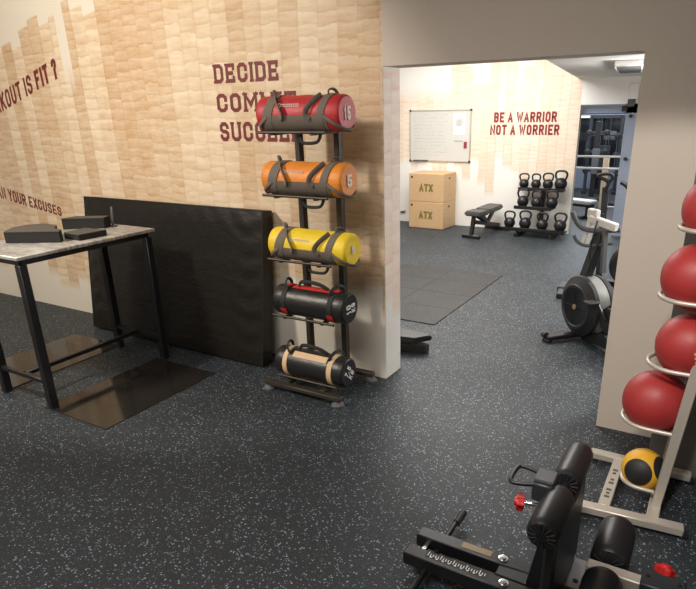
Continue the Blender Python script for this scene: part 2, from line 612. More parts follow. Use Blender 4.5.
def stroke(b, pts, closed, t, fn, dep):
    NS[0] += 1
    dep = dep + .00012 * (NS[0] % 7)
    P = [Vector((x, y)) for x, y in pts]
    n = len(P)
    L, R = [], []
    for i in range(n):
        a = P[i - 1] if (closed or i > 0) else None
        z = P[(i + 1) % n] if (closed or i < n - 1) else None
        d1 = (P[i] - a).normalized() if a is not None else (z - P[i]).normalized()
        d2 = (z - P[i]).normalized() if z is not None else d1
        n1, n2 = Vector((-d1.y, d1.x)), Vector((-d2.y, d2.x))
        mm = (n1 + n2)
        if mm.length < 1e-4:
            mm = n1
        mm.normalize()
        k = min(1 / max(mm.dot(n1), .3), 2.0)
        p = P[i]
        if a is None:
            p = P[i] - d1 * (t / 2)
        if z is None:
            p = P[i] + d2 * (t / 2)
        L.append(p + mm * (t / 2 * k))
        R.append(p - mm * (t / 2 * k))
    vf = [(b.bm.verts.new(fn(q, dep)), b.bm.verts.new(fn(r, dep))) for q, r in zip(L, R)]
    vb = [(b.bm.verts.new(fn(q, 0)), b.bm.verts.new(fn(r, 0))) for q, r in zip(L, R)]
    for i in range(n if closed else n - 1):
        j = (i + 1) % n
        b.bm.faces.new((vf[i][0], vf[i][1], vf[j][1], vf[j][0]))
        b.bm.faces.new((vb[i][0], vb[j][0], vb[j][1], vb[i][1]))
        b.bm.faces.new((vf[i][0], vf[j][0], vb[j][0], vb[i][0]))
        b.bm.faces.new((vf[i][1], vb[i][1], vb[j][1], vf[j][1]))
    if not closed:
        for i in (0, n - 1):
            b.bm.faces.new((vf[i][0], vf[i][1], vb[i][1], vb[i][0]))


def lettering(b, text, o, u, v, h, width=None, lw=.55, t=.2, gap=.18, space=.4, serif=False, taper=(1, 1), dep=.0015, bold_from=None):
    """flat cut lettering on a surface: o origin of the baseline, u/v axes, h cap height, width squeezes the line"""
    o, u, v = Vector(o), Vector(u), Vector(v)
    nrm = u.cross(v).normalized()
    adv, lay = 0, []
    for ch in text:
        if ch == ' ':
            adv += space
            continue
        gw = G[ch][0] * (lw - t) + t
        pad = t * .28 if serif else 0
        adv += pad
        lay.append((ch, adv, gw))
        adv += gw + pad + gap
    total = adv - gap
    sx = (width / total) if width else h
    for ch, x0, gw in lay:
        def fn(p, dz, x0=x0):
            X = (x0 + p.x) * sx
            k = taper[0] + (taper[1] - taper[0]) * (x0 + p.x) / total
            return o + u * X + v * (p.y * h * k) + nrm * dz
        tt = t * (1.25 if bold_from and x0 / total > bold_from else 1)
        _, strokes, serifs = G[ch]
        iw = max(gw - tt, 0)
        mp = lambda x, y: (tt / 2 + x * iw, tt / 2 + y * (1 - tt))
        for closed, pts in strokes:
            stroke(b, [mp(*p) for p in pts], closed, tt, fn, dep)
        if serif:
            for sp in serifs:
                if sp == 'v1':
                    x, y = mp(1, 1)
                    stroke(b, [(x, y), (x, y - .18)], 0, tt * .8, fn, dep)
                elif sp == 'vl1':
                    x, y = mp(0, 1)
                    stroke(b, [(x, y), (x, y - .18)], 0, tt * .8, fn, dep)
                elif sp == 'v0':
                    x, y = mp(1, 0)
                    stroke(b, [(x, y), (x, y + .18)], 0, tt * .8, fn, dep)
                else:
                    x, y = mp(*sp)
                    yy = tt * .33 if sp[1] == 0 else 1 - tt * .33
                    hw = tt * .78 - tt * .33
                    stroke(b, [(x - hw, yy), (x + hw, yy)], 0, tt * .66, fn, dep)


# ================================================================== STRUCTURE
WY, WB = 3.478, 3.702            # near wall front and back faces
OX0, OX1, OZ = -1.932, -.455, 2.09   # opening
GY = 9.452                        # gym back wall
struct(B().box((-2.2, 1.1, -.05), (9.6, 5.2, .1)), 'floor', 'floor')
struct(B().box((-2.2, 6.58, -.05), (9.6, 5.76, .1)), 'floor_gym', 'floor')
struct(B().box((-2.2, 12.6, -.05), (9.6, 6.28, .1)), 'floor_hall', 'floor_gym')
struct(B().box((-2.2, 1.1, 3.05), (9.6, 5.2, .1)), 'ceiling', 'ceil')
# near wall: printed part, header, pillar
struct(B().box(((-7 + OX0) / 2, (WY + WB) / 2, 1.5), (7 + OX0, WB - WY, 3.0)), 'wall_front', 'wall')
hp_ = B().prism([(OX0, -3.0), (2.6, -3.0), (2.6, 0), (OX1, 0), (OX1, -OZ), (OX0, -OZ)], WY, WB)
bmesh.ops.transform(hp_.bm, matrix=Matrix(((1, 0, 0, 0), (0, 0, 1, 0), (0, -1, 0, 0), (0, 0, 0, 1))), verts=hp_.bm.verts)
struct(hp_, 'wall_pillar', 'paint')
struct(B().box((OX0 + .001, (WY + WB) / 2 + .001, OZ / 2), (.003, WB - WY - .004, OZ - .002)), 'trim_1', 'jamb')
struct(B().box((1.2, 3.31, 1.1), (2.66, .34, 2.2), .003), 'wall_partition', 'felt')
struct(B().box((-7.05, 1.1, 1.5), (.1, 5.2, 3)), 'wall_left', 'white')
struct(B().box((2.65, 1.1, 1.5), (.1, 5.2, 3)), 'wall_right', 'white')
struct(B().box((-2.2, -1.55, 1.5), (9.6, .1, 3)), 'wall_rear', 'white')
# gym beyond the opening
DX0 = -2.0
struct(B().box(((-7 + DX0) / 2, GY + .06, 1.5), (7 + DX0, .12, 3.0)), 'wall_gym_back', 'far_wall')
struct(B().box((.3, GY + .06, 2.43), (4.6, .12, 1.14)), 'wall_gym_lintel', 'white')
struct(B().box((.7, GY + .06, .93), (3.8, .12, 1.86)), 'wall_gym_side', 'white')
struct(B().box((-7.05, 6.58, 1.5), (.1, 5.76, 3)), 'wall_gym_left', 'white')
struct(B().box((2.65, 6.58, 1.5), (.1, 5.76, 3)), 'wall_gym_right', 'white')
struct(B().box((-2.2, 6.58, 3.05), (9.6, 5.76, .1)), 'ceiling_gym', 'ceil')
struct(B().prism([(-1.22, 3.71), (2.6, 3.71), (2.6, GY - .002), (-2.07, GY - .002)], 2.212, 2.99), 'ceiling_soffit', 'ceil')
# darker rubber lifting area let into the gym floor, laid from tiles
fl = B()
for i in range(3):
    for j in range(4):
        x1 = -2.10 - i * .62
        y0 = 4.70 + j * .48
        fl.box((x1 - .308, y0 + .238, .004), (.618, .478, .008), .0015)
struct(fl, 'floor_tiles', floor_mat('dark_rubber_tiles', (.017, .017, .017), (.2, .2, .2, 1), dens=.93, rough=.55))
# blue grey frame of the wide doorway to the hall
struct(B().box((-1.62, GY + .2, 1.80), (.80, .12, .12)), 'door_frame_head', 'blue')
struct(B().box((-1.30, GY + .2, .93), (.2, .12, 1.86)), 'door_frame_side', 'blue')
struct(B().box((-2.2, 15.3, .25), (9.6, .1, .5)), 'wall_hall_dado', 'blue')
struct(B().box((-2.2, 15.3, 2.4), (9.6, .1, 1.2)), 'wall_hall_upper', 'blue')
struct(B().box((-2.2, 15.32, 1.15), (9.6, .06, 1.3)), 'window_1', 'mirror_dark')
struct(B().box((-7.05, 12.6, 1.5), (.1, 6.28, 3)), 'wall_hall_left', 'blue')
struct(B().box((2.65, 12.6, 1.5), (.1, 6.28, 3)), 'wall_hall_right', 'blue')
struct(B().box((-2.2, 12.6, 3.05), (9.6, 6.28, .1)), 'ceiling_hall', 'ceil')
struct(B().box((-1.85, 12.48, .003), (.5, .07, .006)), 'trim_2', 'lightgrey')

# ================================================================== WALL LETTERING
X_, Z_ = (1, 0, 0), (0, 0, 1)
FY = WY - .0002


def slogan(name, label, lines, mtl):
    t = thing(name, label, 'lettering', lines[0][1])
    for text, o, u, v, h, kw in lines:
        b = B()
        lettering(b, text, Vector(o) - Vector(lines[0][1]), u, v, h, **kw)
        b.build('text_line', mtl, t, smooth=False)
    return t


slogan('wall_lettering', 'maroon block slogan DECIDE COMMIT SUCCEED on the printed wall behind the bag rack', [
    ('DECIDE', (-3.323, FY, 2.042), X_, Z_, .126, dict(width=.598, t=.205, lw=.74, gap=.09, serif=True)),
    ('COMMIT', (-3.322, FY, 1.848), X_, Z_, .126, dict(width=.735, t=.205, lw=.74, gap=.09, serif=True)),
    ('SUCCEED', (-3.318, FY, 1.648), X_, Z_, .134, dict(width=.762, t=.205, lw=.74, gap=.09, serif=True))], 'maroon')
ub = Vector((.962, 0, .265)).normalized()
slogan('wall_lettering', 'maroon slogan reading IS FIT ? climbing to the right, high on the printed wall', [
    ('WORKOUT IS FIT ?', (-6.36, FY, 1.813), ub, (-.03, 0, 1), .152, dict(width=1.30, t=.17, lw=.56, gap=.15, space=.32, bold_from=.66))], 'maroon')
ub = Vector((.99, 0, -.121)).normalized()
slogan('wall_lettering', 'maroon slogan reading YOUR EXCUSES sloping down, low on the wall above the table', [
    ('THAN YOUR EXCUSES', (-6.617, FY, 1.093), ub, (.06, 0, 1), .12, dict(width=1.17, t=.17, lw=.56, gap=.15, space=.32, taper=(1.15, .72)))], 'maroon')
GF = GY - .0002
slogan('wall_lettering', 'red slogan BE A WARRIOR NOT A WORRIER on the pale gym wall above the kettlebells', [
    ('BE A WARRIOR', (-3.284, GF, 1.63), X_, Z_, .148, dict(width=.96, t=.22, lw=.6, gap=.13, space=.33)),
    ('NOT A WORRIER', (-3.338, GF, 1.447), X_, Z_, .150, dict(width=1.065, t=.22, lw=.6, gap=.13, space=.33))], 'maroon_red')

# ================================================================== TABLE
TX0, TX1, TY0, TY1, TZ = -4.285, -3.645, 1.975, 3.03, 1.05
t = thing('work_table', 'tall table with worn grey metal top on black square steel legs', 'table', ((TX0 + TX1) / 2, (TY0 + TY1) / 2, .006))
ox, oy = (TX0 + TX1) / 2, (TY0 + TY1) / 2
hx, hy = (TX1 - TX0) / 2, (TY1 - TY0) / 2
B().box((0, 0, TZ - .006 - .012), (2 * hx, 2 * hy, .024), .004).build('tabletop', 'top', t)
fr = B()
for sy in (-1, 1):
    fr.bar((-hx + .04, sy * (hy - .05), 1.0), (hx - .04, sy * (hy - .05), 1.0), .04, .036)
for sx in (-1, 1):
    fr.bar((sx * (hx - .05), -hy + .04, 1.0), (sx * (hx - .05), hy - .04, 1.0), .04, .036)
fr.build('apron_frame', 'steel_black', t)
for sx in (-1, 1):
    for sy in (-1, 1):
        lg = B().bar((sx * (hx - .05), sy * (hy - .045), .008), (sx * (hx - .05), sy * (hy - .045), .985), .052, .052).build('leg', 'steel_black', t)
        B().box((sx * (hx - .05), sy * (hy - .045), .005), (.05, .05, .010), .002).build('foot_cap', 'rubber', lg)
for sy in (-1, 1):
    B().bar((-hx + .05, sy * (hy - .045), .19), (hx - .05, sy * (hy - .045), .19), .035, .03).build('side_stretcher', 'steel_black', t)
B().bar((0, -hy + .045, .19), (0, hy - .045, .19), .035, .03).build('long_stretcher', 'steel_black', t)

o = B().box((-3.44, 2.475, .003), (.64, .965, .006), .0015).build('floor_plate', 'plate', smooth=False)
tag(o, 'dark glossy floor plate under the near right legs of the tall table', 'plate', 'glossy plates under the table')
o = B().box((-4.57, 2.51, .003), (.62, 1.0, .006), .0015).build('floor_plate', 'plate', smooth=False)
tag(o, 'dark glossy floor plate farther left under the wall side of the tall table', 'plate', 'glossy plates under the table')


def foam(poly, h, label):
    cx = sum(p[0] for p in poly) / len(poly)
    cy = sum(p[1] for p in poly) / len(poly)
    t = thing('foam_block', label, 'foam block', (cx, cy, TZ))
    P = [(x - cx, y - cy) for x, y in poly]
    B().prism(P, .0005, h - .006, .003).build('body', 'foam', t)
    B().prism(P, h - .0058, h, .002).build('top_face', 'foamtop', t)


foam([(-4.14, 2.2), (-3.81, 2.385), (-3.85, 2.43), (-3.96, 2.45), (-4.05, 2.53), (-4.20, 2.53), (-4.265, 2.45), (-4.26, 2.33)], .078, 'black foam pad with curved back at the near end of the table')
foam([(-4.26, 2.70), (-3.99, 2.865), (-4.03, 2.95), (-4.26, 2.82)], .082, 'long black foam block standing rearmost of the three on the table')
foam([(-3.745, 2.475), (-3.735, 2.69), (-3.95, 2.67), (-3.93, 2.49)], .042, 'low square black foam block at the right edge of the table')
t = thing('metal_peg', 'thin grey metal peg sticking up from the far corner of the table', 'peg', (-4.0, 2.95, TZ))
B().box((0, 0, .075), (.022, .012, .15), .003, Matrix.Rotation(math.radians(6), 3, 'Y')).build('shaft', 'rubber_grey', t)
B().box((0, 0, .006), (.05, .03, .012), .003).build('base', 'rubber_grey', t)

# ================================================================== CRASH MAT
t = thing('crash_mat', 'large black vinyl crash mat leaning against the printed wall', 'mat', (-3.866, 3.2, 0))
lean = Matrix.Rotation(math.radians(-7.0), 3, 'X')
mb = bmesh.new()
bmesh.ops.create_grid(mb, x_segments=64, y_segments=38, size=.5)
L, HH, TH = 2.01, 1.175, .11
for v in mb.verts:
    x, z = v.co.x * L, (v.co.y + .5) * HH
    ed = min(1, (L / 2 - abs(x)) / .10, z / .10, (HH - z) / .10)
    puff = .010 * math.sin(min(1, max(ed, 0)) * PI / 2)
    k = max(0, 1 - (L / 2 - abs(x)) / .35)
    wr = .006 * k * math.sin(z * 38 + 5 * math.sin(x * 9)) + .004 * max(0, 1 - (HH - z) / .25) * math.sin(x * 34 + 3 * math.sin(z * 11))
    v.co = Vector((x, -puff - wr * min(1, max(ed, 0)), z))
ext = bmesh.ops.extrude_face_region(mb, geom=mb.faces[:])
for v in [g for g in ext['geom'] if isinstance(g, bmesh.types.BMVert)]:
    v.co.y = TH
bb = B()
bmesh.ops.transform(mb, matrix=lean.to_4x4(), verts=mb.verts)
bmesh.ops.translate(mb, vec=(0, 0, .016), verts=mb.verts)
bb.join(mb)
bb.build('cover', 'vinyl', t)
bb = B()
for pts in ([(-L / 2, 0, 0), (-L / 2, 0, HH)], [(L / 2, 0, 0), (L / 2, 0, HH)], [(-L / 2, 0, HH), (L / 2, 0, HH)]):
    bb.tube([lean @ Vector(p) + Vector((0, 0, .016)) for p in pts], .0045, 6)
bb.build('seam_piping', 'rubber', t)

# ================================================================== POWER BAG RACK
RX, RPY = -2.31, 3.30
t = thing('bag_rack', 'dark steel upright rack holding five round training bags against the wall', 'rack', (RX, 3.15, 0))
PX = (-.152, .152)
front, rear = -.2, .245


def rb(): return B()


rb().box((.015, front, .055), (.64, .05, .03), .004).build('front_foot_bar', 'steel_brown', t)
rb().box((0, rear, .055), (.64, .05, .03), .004).build('rear_foot_bar', 'steel_brown', t)
for x in PX:
    rb().box((x, (front + rear) / 2, .055), (.045, rear - front - .05, .03), .003).build('base_rail', 'steel_brown', t)
for x in (-.28, .30):
    for y in (front, rear):
        rb().lathe([(.045, 0), (.045, .012), (.03, .028), (.012, .04)], 20, c=(x, y, 0)).build('rubber_foot', 'rubber_grey', t)
for x in PX:
    rb().box((x, RPY - 3.15, .07 + .88), (.04, .05, 1.76), .004).build('post', 'steel_brown', t)
BAGZ = [.187, .645, 1.035, 1.452, 1.83]
BY = 3.09
for z in BAGZ:
    zb = z - .109
    if zb < .1:
        zb = .085
    for x in PX:
        rb().bar((x, .16, zb), (x, BY - 3.15 - .075, zb - .004), .028, .016).build('cradle_arm', 'steel_brown', t)
    rb().tube([(-.25, BY - 3.15 - .075, zb + .006), (.25, BY - 3.15 - .075, zb + .006)], .009, 10).build('cradle_rod', 'steel_brown', t)
    rb().tube([(-.2, BY - 3.15 + .075, zb + .006), (.2, BY - 3.15 + .075, zb + .006)], .009, 10).build('cradle_rod', 'steel_brown', t)


def power_bag(kind, label, z, body, web, accent=None, text=(), tilt=0.0, length=.60, r=.103, ink='print_pale', xo=0.0):
    t = thing('training_bag', label, 'training bag', (RX + .06 + xo, BY, z), 0, 'training bags on the rack')
    hl = length / 2
    # stuffed tube with rounded shoulders and slightly hollow puckered ends
    prof = [(0, -hl + .006), (r * .6, -hl + .002), (r * .88, -hl), (r * .955, -hl + .006), (r * .99, -hl + .02), (r, -hl + .045)]
    for i in range(1, 9):
        x = -hl + .045 + (length - .09) * i / 9
        prof.append((r * (1 + .018 * math.sin(i * 2.1 + z * 9)), x))
    prof += [(r, hl - .045), (r * .99, hl - .02), (r * .955, hl - .006), (r * .88, hl), (r * .6, hl - .002), (0, hl - .006)]
    B().lathe(prof, 40, 'X').build('body', body, t)
    bx = .185
    if kind == 'wrap':
        # webbing wrap round the lower half, two slanting bands and loop handles
        B().lathe([(r * 1.005, -bx - .03), (r * 1.03, -bx - .03), (r * 1.035, 0), (r * 1.03, bx + .03), (r * 1.005, bx + .03)], 26, 'X', a0=-PI * .98, a1=-.02 * PI + .0).build('lower_wrap', web, t)
        for s in (-1, 1):
            w0, w1 = (.05, .018) if s < 0 else (.028, .022)
            bd = B().lathe([(r * 1.0, s * bx - w0), (r * 1.05, s * bx - w0), (r * 1.055, s * bx), (r * 1.05, s * bx + w1), (r * 1.0, s * bx + w1)], 40, 'X')
            for v in bd.bm.verts:
                v.co.x += v.co.z * .26
            bd.build('strap_band', web, t)
            # slanting loop handle on the front
            hp = [(s * (bx - .02), -r * .55, r * .98), (s * (bx - .045), -r * .95, r * .72), (s * (bx - .09), -r * 1.2, r * .25), (s * (bx - .10), -r * 1.14, -.1 * r), (s * (bx - .075), -r * 1.02, -.25 * r)]
            B().tube(smooth_path(hp), .016, 8, flat=(.3, 1)).build('side_handle', web, t)
            hp = [(s * (bx + .005), -r * .2, r * 1.02), (s * (bx + .01), -r * .3, r * 1.24), (s * (bx + .03), .0, r * 1.3), (s * (bx + .04), r * .25, r * 1.0)]
            B().tube(smooth_path(hp), .012, 8, flat=(.45, 1)).build('top_loop', web, t)
            # end strap sagging under the cap
            ep = [Vector((s * (bx + .02), -r * 1.02, -.15 * r)), Vector((s * (hl - .03), -r * .98, -.55 * r)), Vector((s * (hl + .02), -r * .35, -.92 * r)), Vector((s * (hl + .02), r * .35, -.92 * r)), Vector((s * (hl - .03), r * .98, -.55 * r)), Vector((s * (bx + .02), r * 1.02, -.15 * r))]
            B().tube(smooth_path(ep, 3), .011, 8, flat=(.45, 1)).build('end_strap', web, t)
        # loop handle hanging underneath
        hp = [(-.02, -.03, -r * 1.03), (-.015, -.04, -r * 1.45), (.0, -.04, -r * 1.62), (.10, -.04, -r * 1.60), (.125, -.04, -r * 1.4), (.13, -.03, -r * 1.03)]
        B().tube(smooth_path(hp), .010, 8).build('bottom_handle', 'web_black', t)
        # small pale emblem and wordmark on the front
        eb = B()
        for k, (x, a0, a1, rr) in enumerate([(0, 0, 2 * PI, .011)]):
            pts = []
            for i in range(16):
                a = 2 * PI * i / 16
                th = math.radians(153) + rr * math.sin(a) / r
                pts.append((-.115 + rr * math.cos(a), r * 1.03 * math.cos(th), r * 1.03 * math.sin(th)))
            eb.tube(pts, .0028, 6, closed=True)
        eb.build('emblem', 'print_white', t)
        wb = B()
        for i in range(8):
            th = math.radians(153)
            x = -.09 + i * .016
            for dz, dx in ((.006, 0), (-.006, 0), (0, .005)):
                wb.box((x + dx, r * 1.032 * math.cos(th) - .001, r * 1.032 * math.sin(th) + dz), (.010 if dx == 0 else .003, .002, .003 if dx == 0 else .013))
        wb.build('wordmark', 'print_white', t, smooth=False)
    else:
        for s in (-1, 1):
            B().lathe([(r * 1.0, s * bx - .022), (r * 1.045, s * bx - .018), (r * 1.045, s * bx + .018), (r * 1.0, s * bx + .018)], 40, 'X').build('strap_band', accent if kind == 'tan' else 'web_black', t)
            if kind == 'red':
                for a in (math.radians(70), math.radians(196)):
                    B().lathe([(r * 1.04, s * bx - .024), (r * 1.065, s * bx - .024), (r * 1.065, s * bx + .024), (r * 1.04, s * bx + .024)], 8, 'X', a0=a, a1=a + .62).build('strap_patch', accent, t)
            hp = [(s * (bx - .02), -r * .62, r * .86), (s * (bx + .0), -r * .55, r * 1.25), (s * (bx + .02), -r * .1, r * 1.5), (s * (bx + .03), r * .4, r * 1.25), (s * (bx + .03), r * .5, r * .9)]
            B().tube(smooth_path(hp), .011, 8, flat=(.5, 1)).build('top_loop', 'web_black', t)
        hp = [(-.11, -r * .1, r * 1.0), (-.085, -r * .25, r * 1.42), (0, -r * .3, r * 1.48), (.085, -r * .25, r * 1.36), (.13, -r * .1, r * 1.02)]
        B().tube(smooth_path(hp), .013, 8, flat=(.5, 1)).build('carry_handle', 'web_black', t)
        if kind == 'red':
            B().lathe([(r * 1.0, -.15), (r * 1.03, -.15), (r * 1.03, .15), (r * 1.0, .15)], 6, 'X', a0=math.radians(75), a1=math.radians(112)).build('top_panel', accent, t)
        else:
            B().lathe([(r * 1.0, -.13), (r * 1.04, -.13), (r * 1.04, .15), (r * 1.0, .15)], 6, 'X', a0=math.radians(112), a1=math.radians(138)).build('carry_strap', accent, t)
            B().lathe([(r * 1.0, -.17), (r * 1.03, -.17), (r * 1.03, .17), (r * 1.0, .17)], 6, 'X', a0=math.radians(228), a1=math.radians(246)).build('lower_strap', accent, t)
    for s, rot, hh, off, wd in text:
        b = B()
        ca, sa = math.cos(rot), math.sin(rot)
        u, v = Vector((0, ca, sa)), Vector((0, -sa, ca))
        lettering(b, s, Vector((hl + .0015, 0, 0)) + u * (-wd / 2) + v * (off - hh / 2), u, v, hh, width=wd, t=.2, lw=.62, gap=.26, dep=.0012)
        b.build('print', 'print_white' if body == 'b_black' else ink, t, smooth=False)
    return t


power_bag('wrap', 'red training bag with grey webbing, on the top tier of the rack', BAGZ[4], 'b_red', 'web_grey', text=[('15', 0, .075, 0, .062)])
power_bag('wrap', 'orange training bag with grey webbing, second tier from the top', BAGZ[3], 'b_orange', 'web_grey', text=[('5', 0, .072, 0, .05)])
power_bag('wrap', 'yellow training bag with grey webbing, on the middle tier of the rack', BAGZ[2], 'b_yellow', 'web_grey', text=[('5', 0, .05, 0, .034)], xo=.012)
power_bag('red', 'black training bag with red strap patches, fourth tier of the rack', BAGZ[1], 'b_black', 'web_black', 'web_red', text=[('10', math.radians(90), .052, .022, .06), ('KG', math.radians(90), .046, -.034, .06)], length=.565, xo=-.008)
power_bag('tan', 'black training bag with tan straps, on the lowest tier of the rack', BAGZ[0], 'b_black', 'web_black', 'web_tan', text=[('7.5', math.radians(48), .048, .022, .075), ('KG', math.radians(48), .045, -.034, .06)], length=.565, xo=-.035)

# ================================================================== BALL RACK
bx0 = -.152
t = thing('ball_rack', 'silver upright ball rack with wire trays beside the beige pillar', 'rack', (bx0, 2.85, 0))
Y0 = 2.85
B().box((-.01, 2.585 - Y0, .035), (.50, .055, .04), .005, Matrix.Rotation(math.radians(4.5), 3, 'Z')).build('front_foot_bar', 'silver', t)
B().box((-.01, 3.085 - Y0, .035), (.50, .055, .04), .005).build('rear_foot_bar', 'silver', t)
for x in (-.235, .24):
    for y in (2.585 + (x + .01) * .078, 3.085):
        B().lathe([(.022, 0), (.022, .016)], 14, c=(x, y - Y0, 0)).build('foot_pad', 'rubber', t)
sp = B().box((-.108, 2.835 - Y0, .035), (.055, .46, .034), .004).build('base_spine', 'silver', t)
B().box((.105, 2.84 - Y0, .035), (.055, .46, .034), .004).build('base_spine', 'silver', t)
sl = B()
for i in range(9):
    if i in (3, 6):
        continue
    sl.box((-.108, -.17 + i * .032, .0527), (.016 if i % 2 else .024, .018, .001))
sl.build('sticker_text', 'rubber_grey', sp, smooth=False)
LX = lambda z: .105 + .088 * z          # posts lean to the right
HW = .125
for y in (-HW, HW):
    B().bar((LX(.05), y, .05), (LX(1.72), y, 1.72), .045, .032).build('post', 'silver', t)
B().bar((LX(1.72), -HW - .02, 1.735), (LX(1.72), HW + .02, 1.735), .045, .032).build('top_bar', 'silver', t)
BR = .149
balls = [(-.126, .150, .104, .095), (-.122, .528, BR, HW), (-.020, .828, BR - .001, HW), (-.042, 1.142, BR - .002, HW), (-.006, 1.436, BR - .006, HW)]
balls_lbl = ['small yellow and black medicine ball on the lowest tray of the rack', 'red slam ball second from the bottom, directly above the yellow ball',
             'red slam ball on the middle tray with pale lettering down its side', 'red slam ball second from the top of the ball rack', 'red slam ball on the top tray, cut off by the frame edge']
for (x, z, r, hw), lb in zip(balls, balls_lbl):
    zt = z - math.sqrt(max(r * r - hw * hw, .0001)) - .011
    xc = x - bx0
    xe = LX(zt) - .005
    pts = [(xe, -HW, zt)] + ([(xc + .06, -hw, zt)] if hw < HW else []) + [Vector(p) for p in arc((xc - (.04 if abs(z - .828) < .01 else .012 if hw == HW else 0), 0, zt), hw, -PI / 2, -3 * PI / 2, 14, (1, 0, 0), (0, 1, 0))] + ([(xc + .06, hw, zt)] if hw < HW else []) + [(xe, HW, zt)]
    B().tube(pts, .0105, 10).build('wire_tray', 'silver', t)

for i, ((x, z, r, hw), lb) in enumerate(zip(balls, balls_lbl)):
    bt = thing('medicine_ball' if i == 0 else 'slam_ball', lb, 'ball', (x, Y0, z), 0, None if i == 0 else 'red slam balls on the rack')
    sb = bmesh.new()
    bmesh.ops.create_uvsphere(sb, u_segments=40, v_segments=24, radius=r)
    b = B()
    if i == 0:
        b.join(sb)
        b.build('ball', 'yellow', bt)
        # black panels: two opposite caps, laid as thin shells
        for axis, aw in ((Vector((-.25, -1.03, .30)), .68), (Vector((.80, -.25, .42)), .62), (Vector((-.6, .75, -.2)), .6)):
            axis.normalize()
            rot = Vector((0, 0, 1)).rotation_difference(axis).to_matrix().to_4x4()
            bb = B().lathe([(math.sin(a) * r * 1.006, math.cos(a) * r * 1.006) for a in [aw * (1 - .1 * k) for k in range(11)]], 32)
            bmesh.ops.transform(bb.bm, matrix=rot, verts=bb.bm.verts)
            bb.build('panel', 'rubber', bt)
    else:
        b.join(sb)
        b.build('ball', 'red', bt)
        # filler plug and moulded band
        bb = B()
        ax = Vector((.15, -.75, .65)).normalized() if i != 1 else Vector((.05, -.5, .85)).normalized()
        rot = Vector((0, 0, 1)).rotation_difference(ax).to_matrix().to_4x4()
        bb.lathe([(.018, r * .990), (.018, r * .998), (.012, r * 1.004), (0, r * 1.005)], 20)
        bmesh.ops.transform(bb.bm, matrix=rot, verts=bb.bm.verts)
        bb.build('filler_plug', 'red', bt)
        if i == 2:
            bb = B()
            for k in range(7):
                pa, pb_ = .10 + .03 * k, .15 - .12 * k
                nv = math.sqrt(1 - pa * pa - pb_ * pb_) * Vector((.01, -.944, .333)) + pa * Vector((1, .01, 0)) + pb_ * Vector((0, .333, .944))
                nv.normalize()
                uu = Vector((0, 0, 1)).cross(nv).normalized()
                vv = nv.cross(uu)
                R3 = Matrix((uu, vv, nv)).transposed()
                if k > 2:
                    bb.box(nv * (r + .0008), (.022, .012, .002), 0, R3)
                    bb.box(nv * (r + .0008) + vv * .006, (.008, .010, .002), 0, R3)
            bb.build('print', mat('pale_red_print', (.72, .30, .26, 1), .6), bt, smooth=False)

# ================================================================== SISSY SQUAT MACHINE (near right corner)
t = thing('leg_machine', 'black floor standing leg machine with padded rollers in the near right corner', 'exercise machine', (-.35, 1.9, 0))
ox, oy = -.35, 1.9


def P(x, y, z): return (x - ox, y - oy, z)


for y, x0 in ((1.955, -.925), (1.825, -.925)):
    rl = B().bar(P(x0, y, .075), P(-.30, y, .075), .062, .062, .004).build('base_rail', 'steel_black', t)
    B().box(P(x0 + .003, y, .075), (.012, .056, .056), .003).build('end_cap', 'rubber', rl)
    if y > 1.9:
        B().box(P(-.66, y + .003, .1066), (.13, .034, .0012)).build('maker_plate', mat('gold_plate', (.22, .16, .09, 1), .4, .5), rl, smooth=False)
    else:
        sc = B().box(P(-.70, y + .008, .1064), (.27, .034, .0008))
        sc.build('scale_backing', 'rubber', rl, smooth=False)
        tk = B()
        for k in range(23):
            lngt = .024 if k % 5 == 0 else .014
            tk.box(P(-.825 + k * .0112, y + .012 - (.024 - lngt) / 2, .1071), (.0032, lngt, .0012))
        for k in range(9):
            tk.box(P(-.81 + k * .027, y - .004, .1071), (.009, .006, .0012))
        tk.build('scale_marks', 'print_white', rl, smooth=False)
B().tube([P(-.83, 2.19, .05), P(-.82, 1.68, .05)], .0125, 14).build('foot_rod', 'steel_black', t)
for y in (2.185, 1.69):
    B().tube([P(-.826, y - .045, .05), P(-.826, y + .045, .05)], .017, 14).build('rod_grip', 'rubber', t)
B().bar(P(-.55, 1.9, .075), P(-.14, 1.9, .085), .066, .05, .004).build('slide_beam', 'steel_black', t)
for x, y in ((-.545, 1.955), (-.50, 1.825)):
    bl = B().lathe([(.020, .106), (.020, .110), (.013, .111), (.013, .117), (0, .118)], 20, c=P(x, y, 0)).build('bolt', 'chrome', t)
for x in (-.87, -.46):
    B().bar(P(x, 1.84, .07), P(x, 1.95, .07), .022, .022).build('cross_brace', 'chrome' if x < -.8 else 'steel_black', t)
# foot plate
pl = B().prism([(-.345 - ox, 2.16 - oy), (-.20 - ox, 2.16 - oy), (-.13 - ox, 1.62 - oy), (-.345 - ox, 1.62 - oy)], .055, .063, .002)
pl.build('foot_plate', mat('grey_foot_plate', (.20, .205, .215, 1), .45, .3), t)
for x, y in ((-.265, 2.02), (-.27, 1.72)):
    B().lathe([(.011, .063), (.011, .067), (0, .071)], 14, c=P(x, y, 0)).build('plate_bolt', 'steel_black', t)
for y in (2.13, 1.65):
    B().box(P(-.245, y, .028), (.17, .05, .056), .004).build('plate_foot', 'rubber', t)
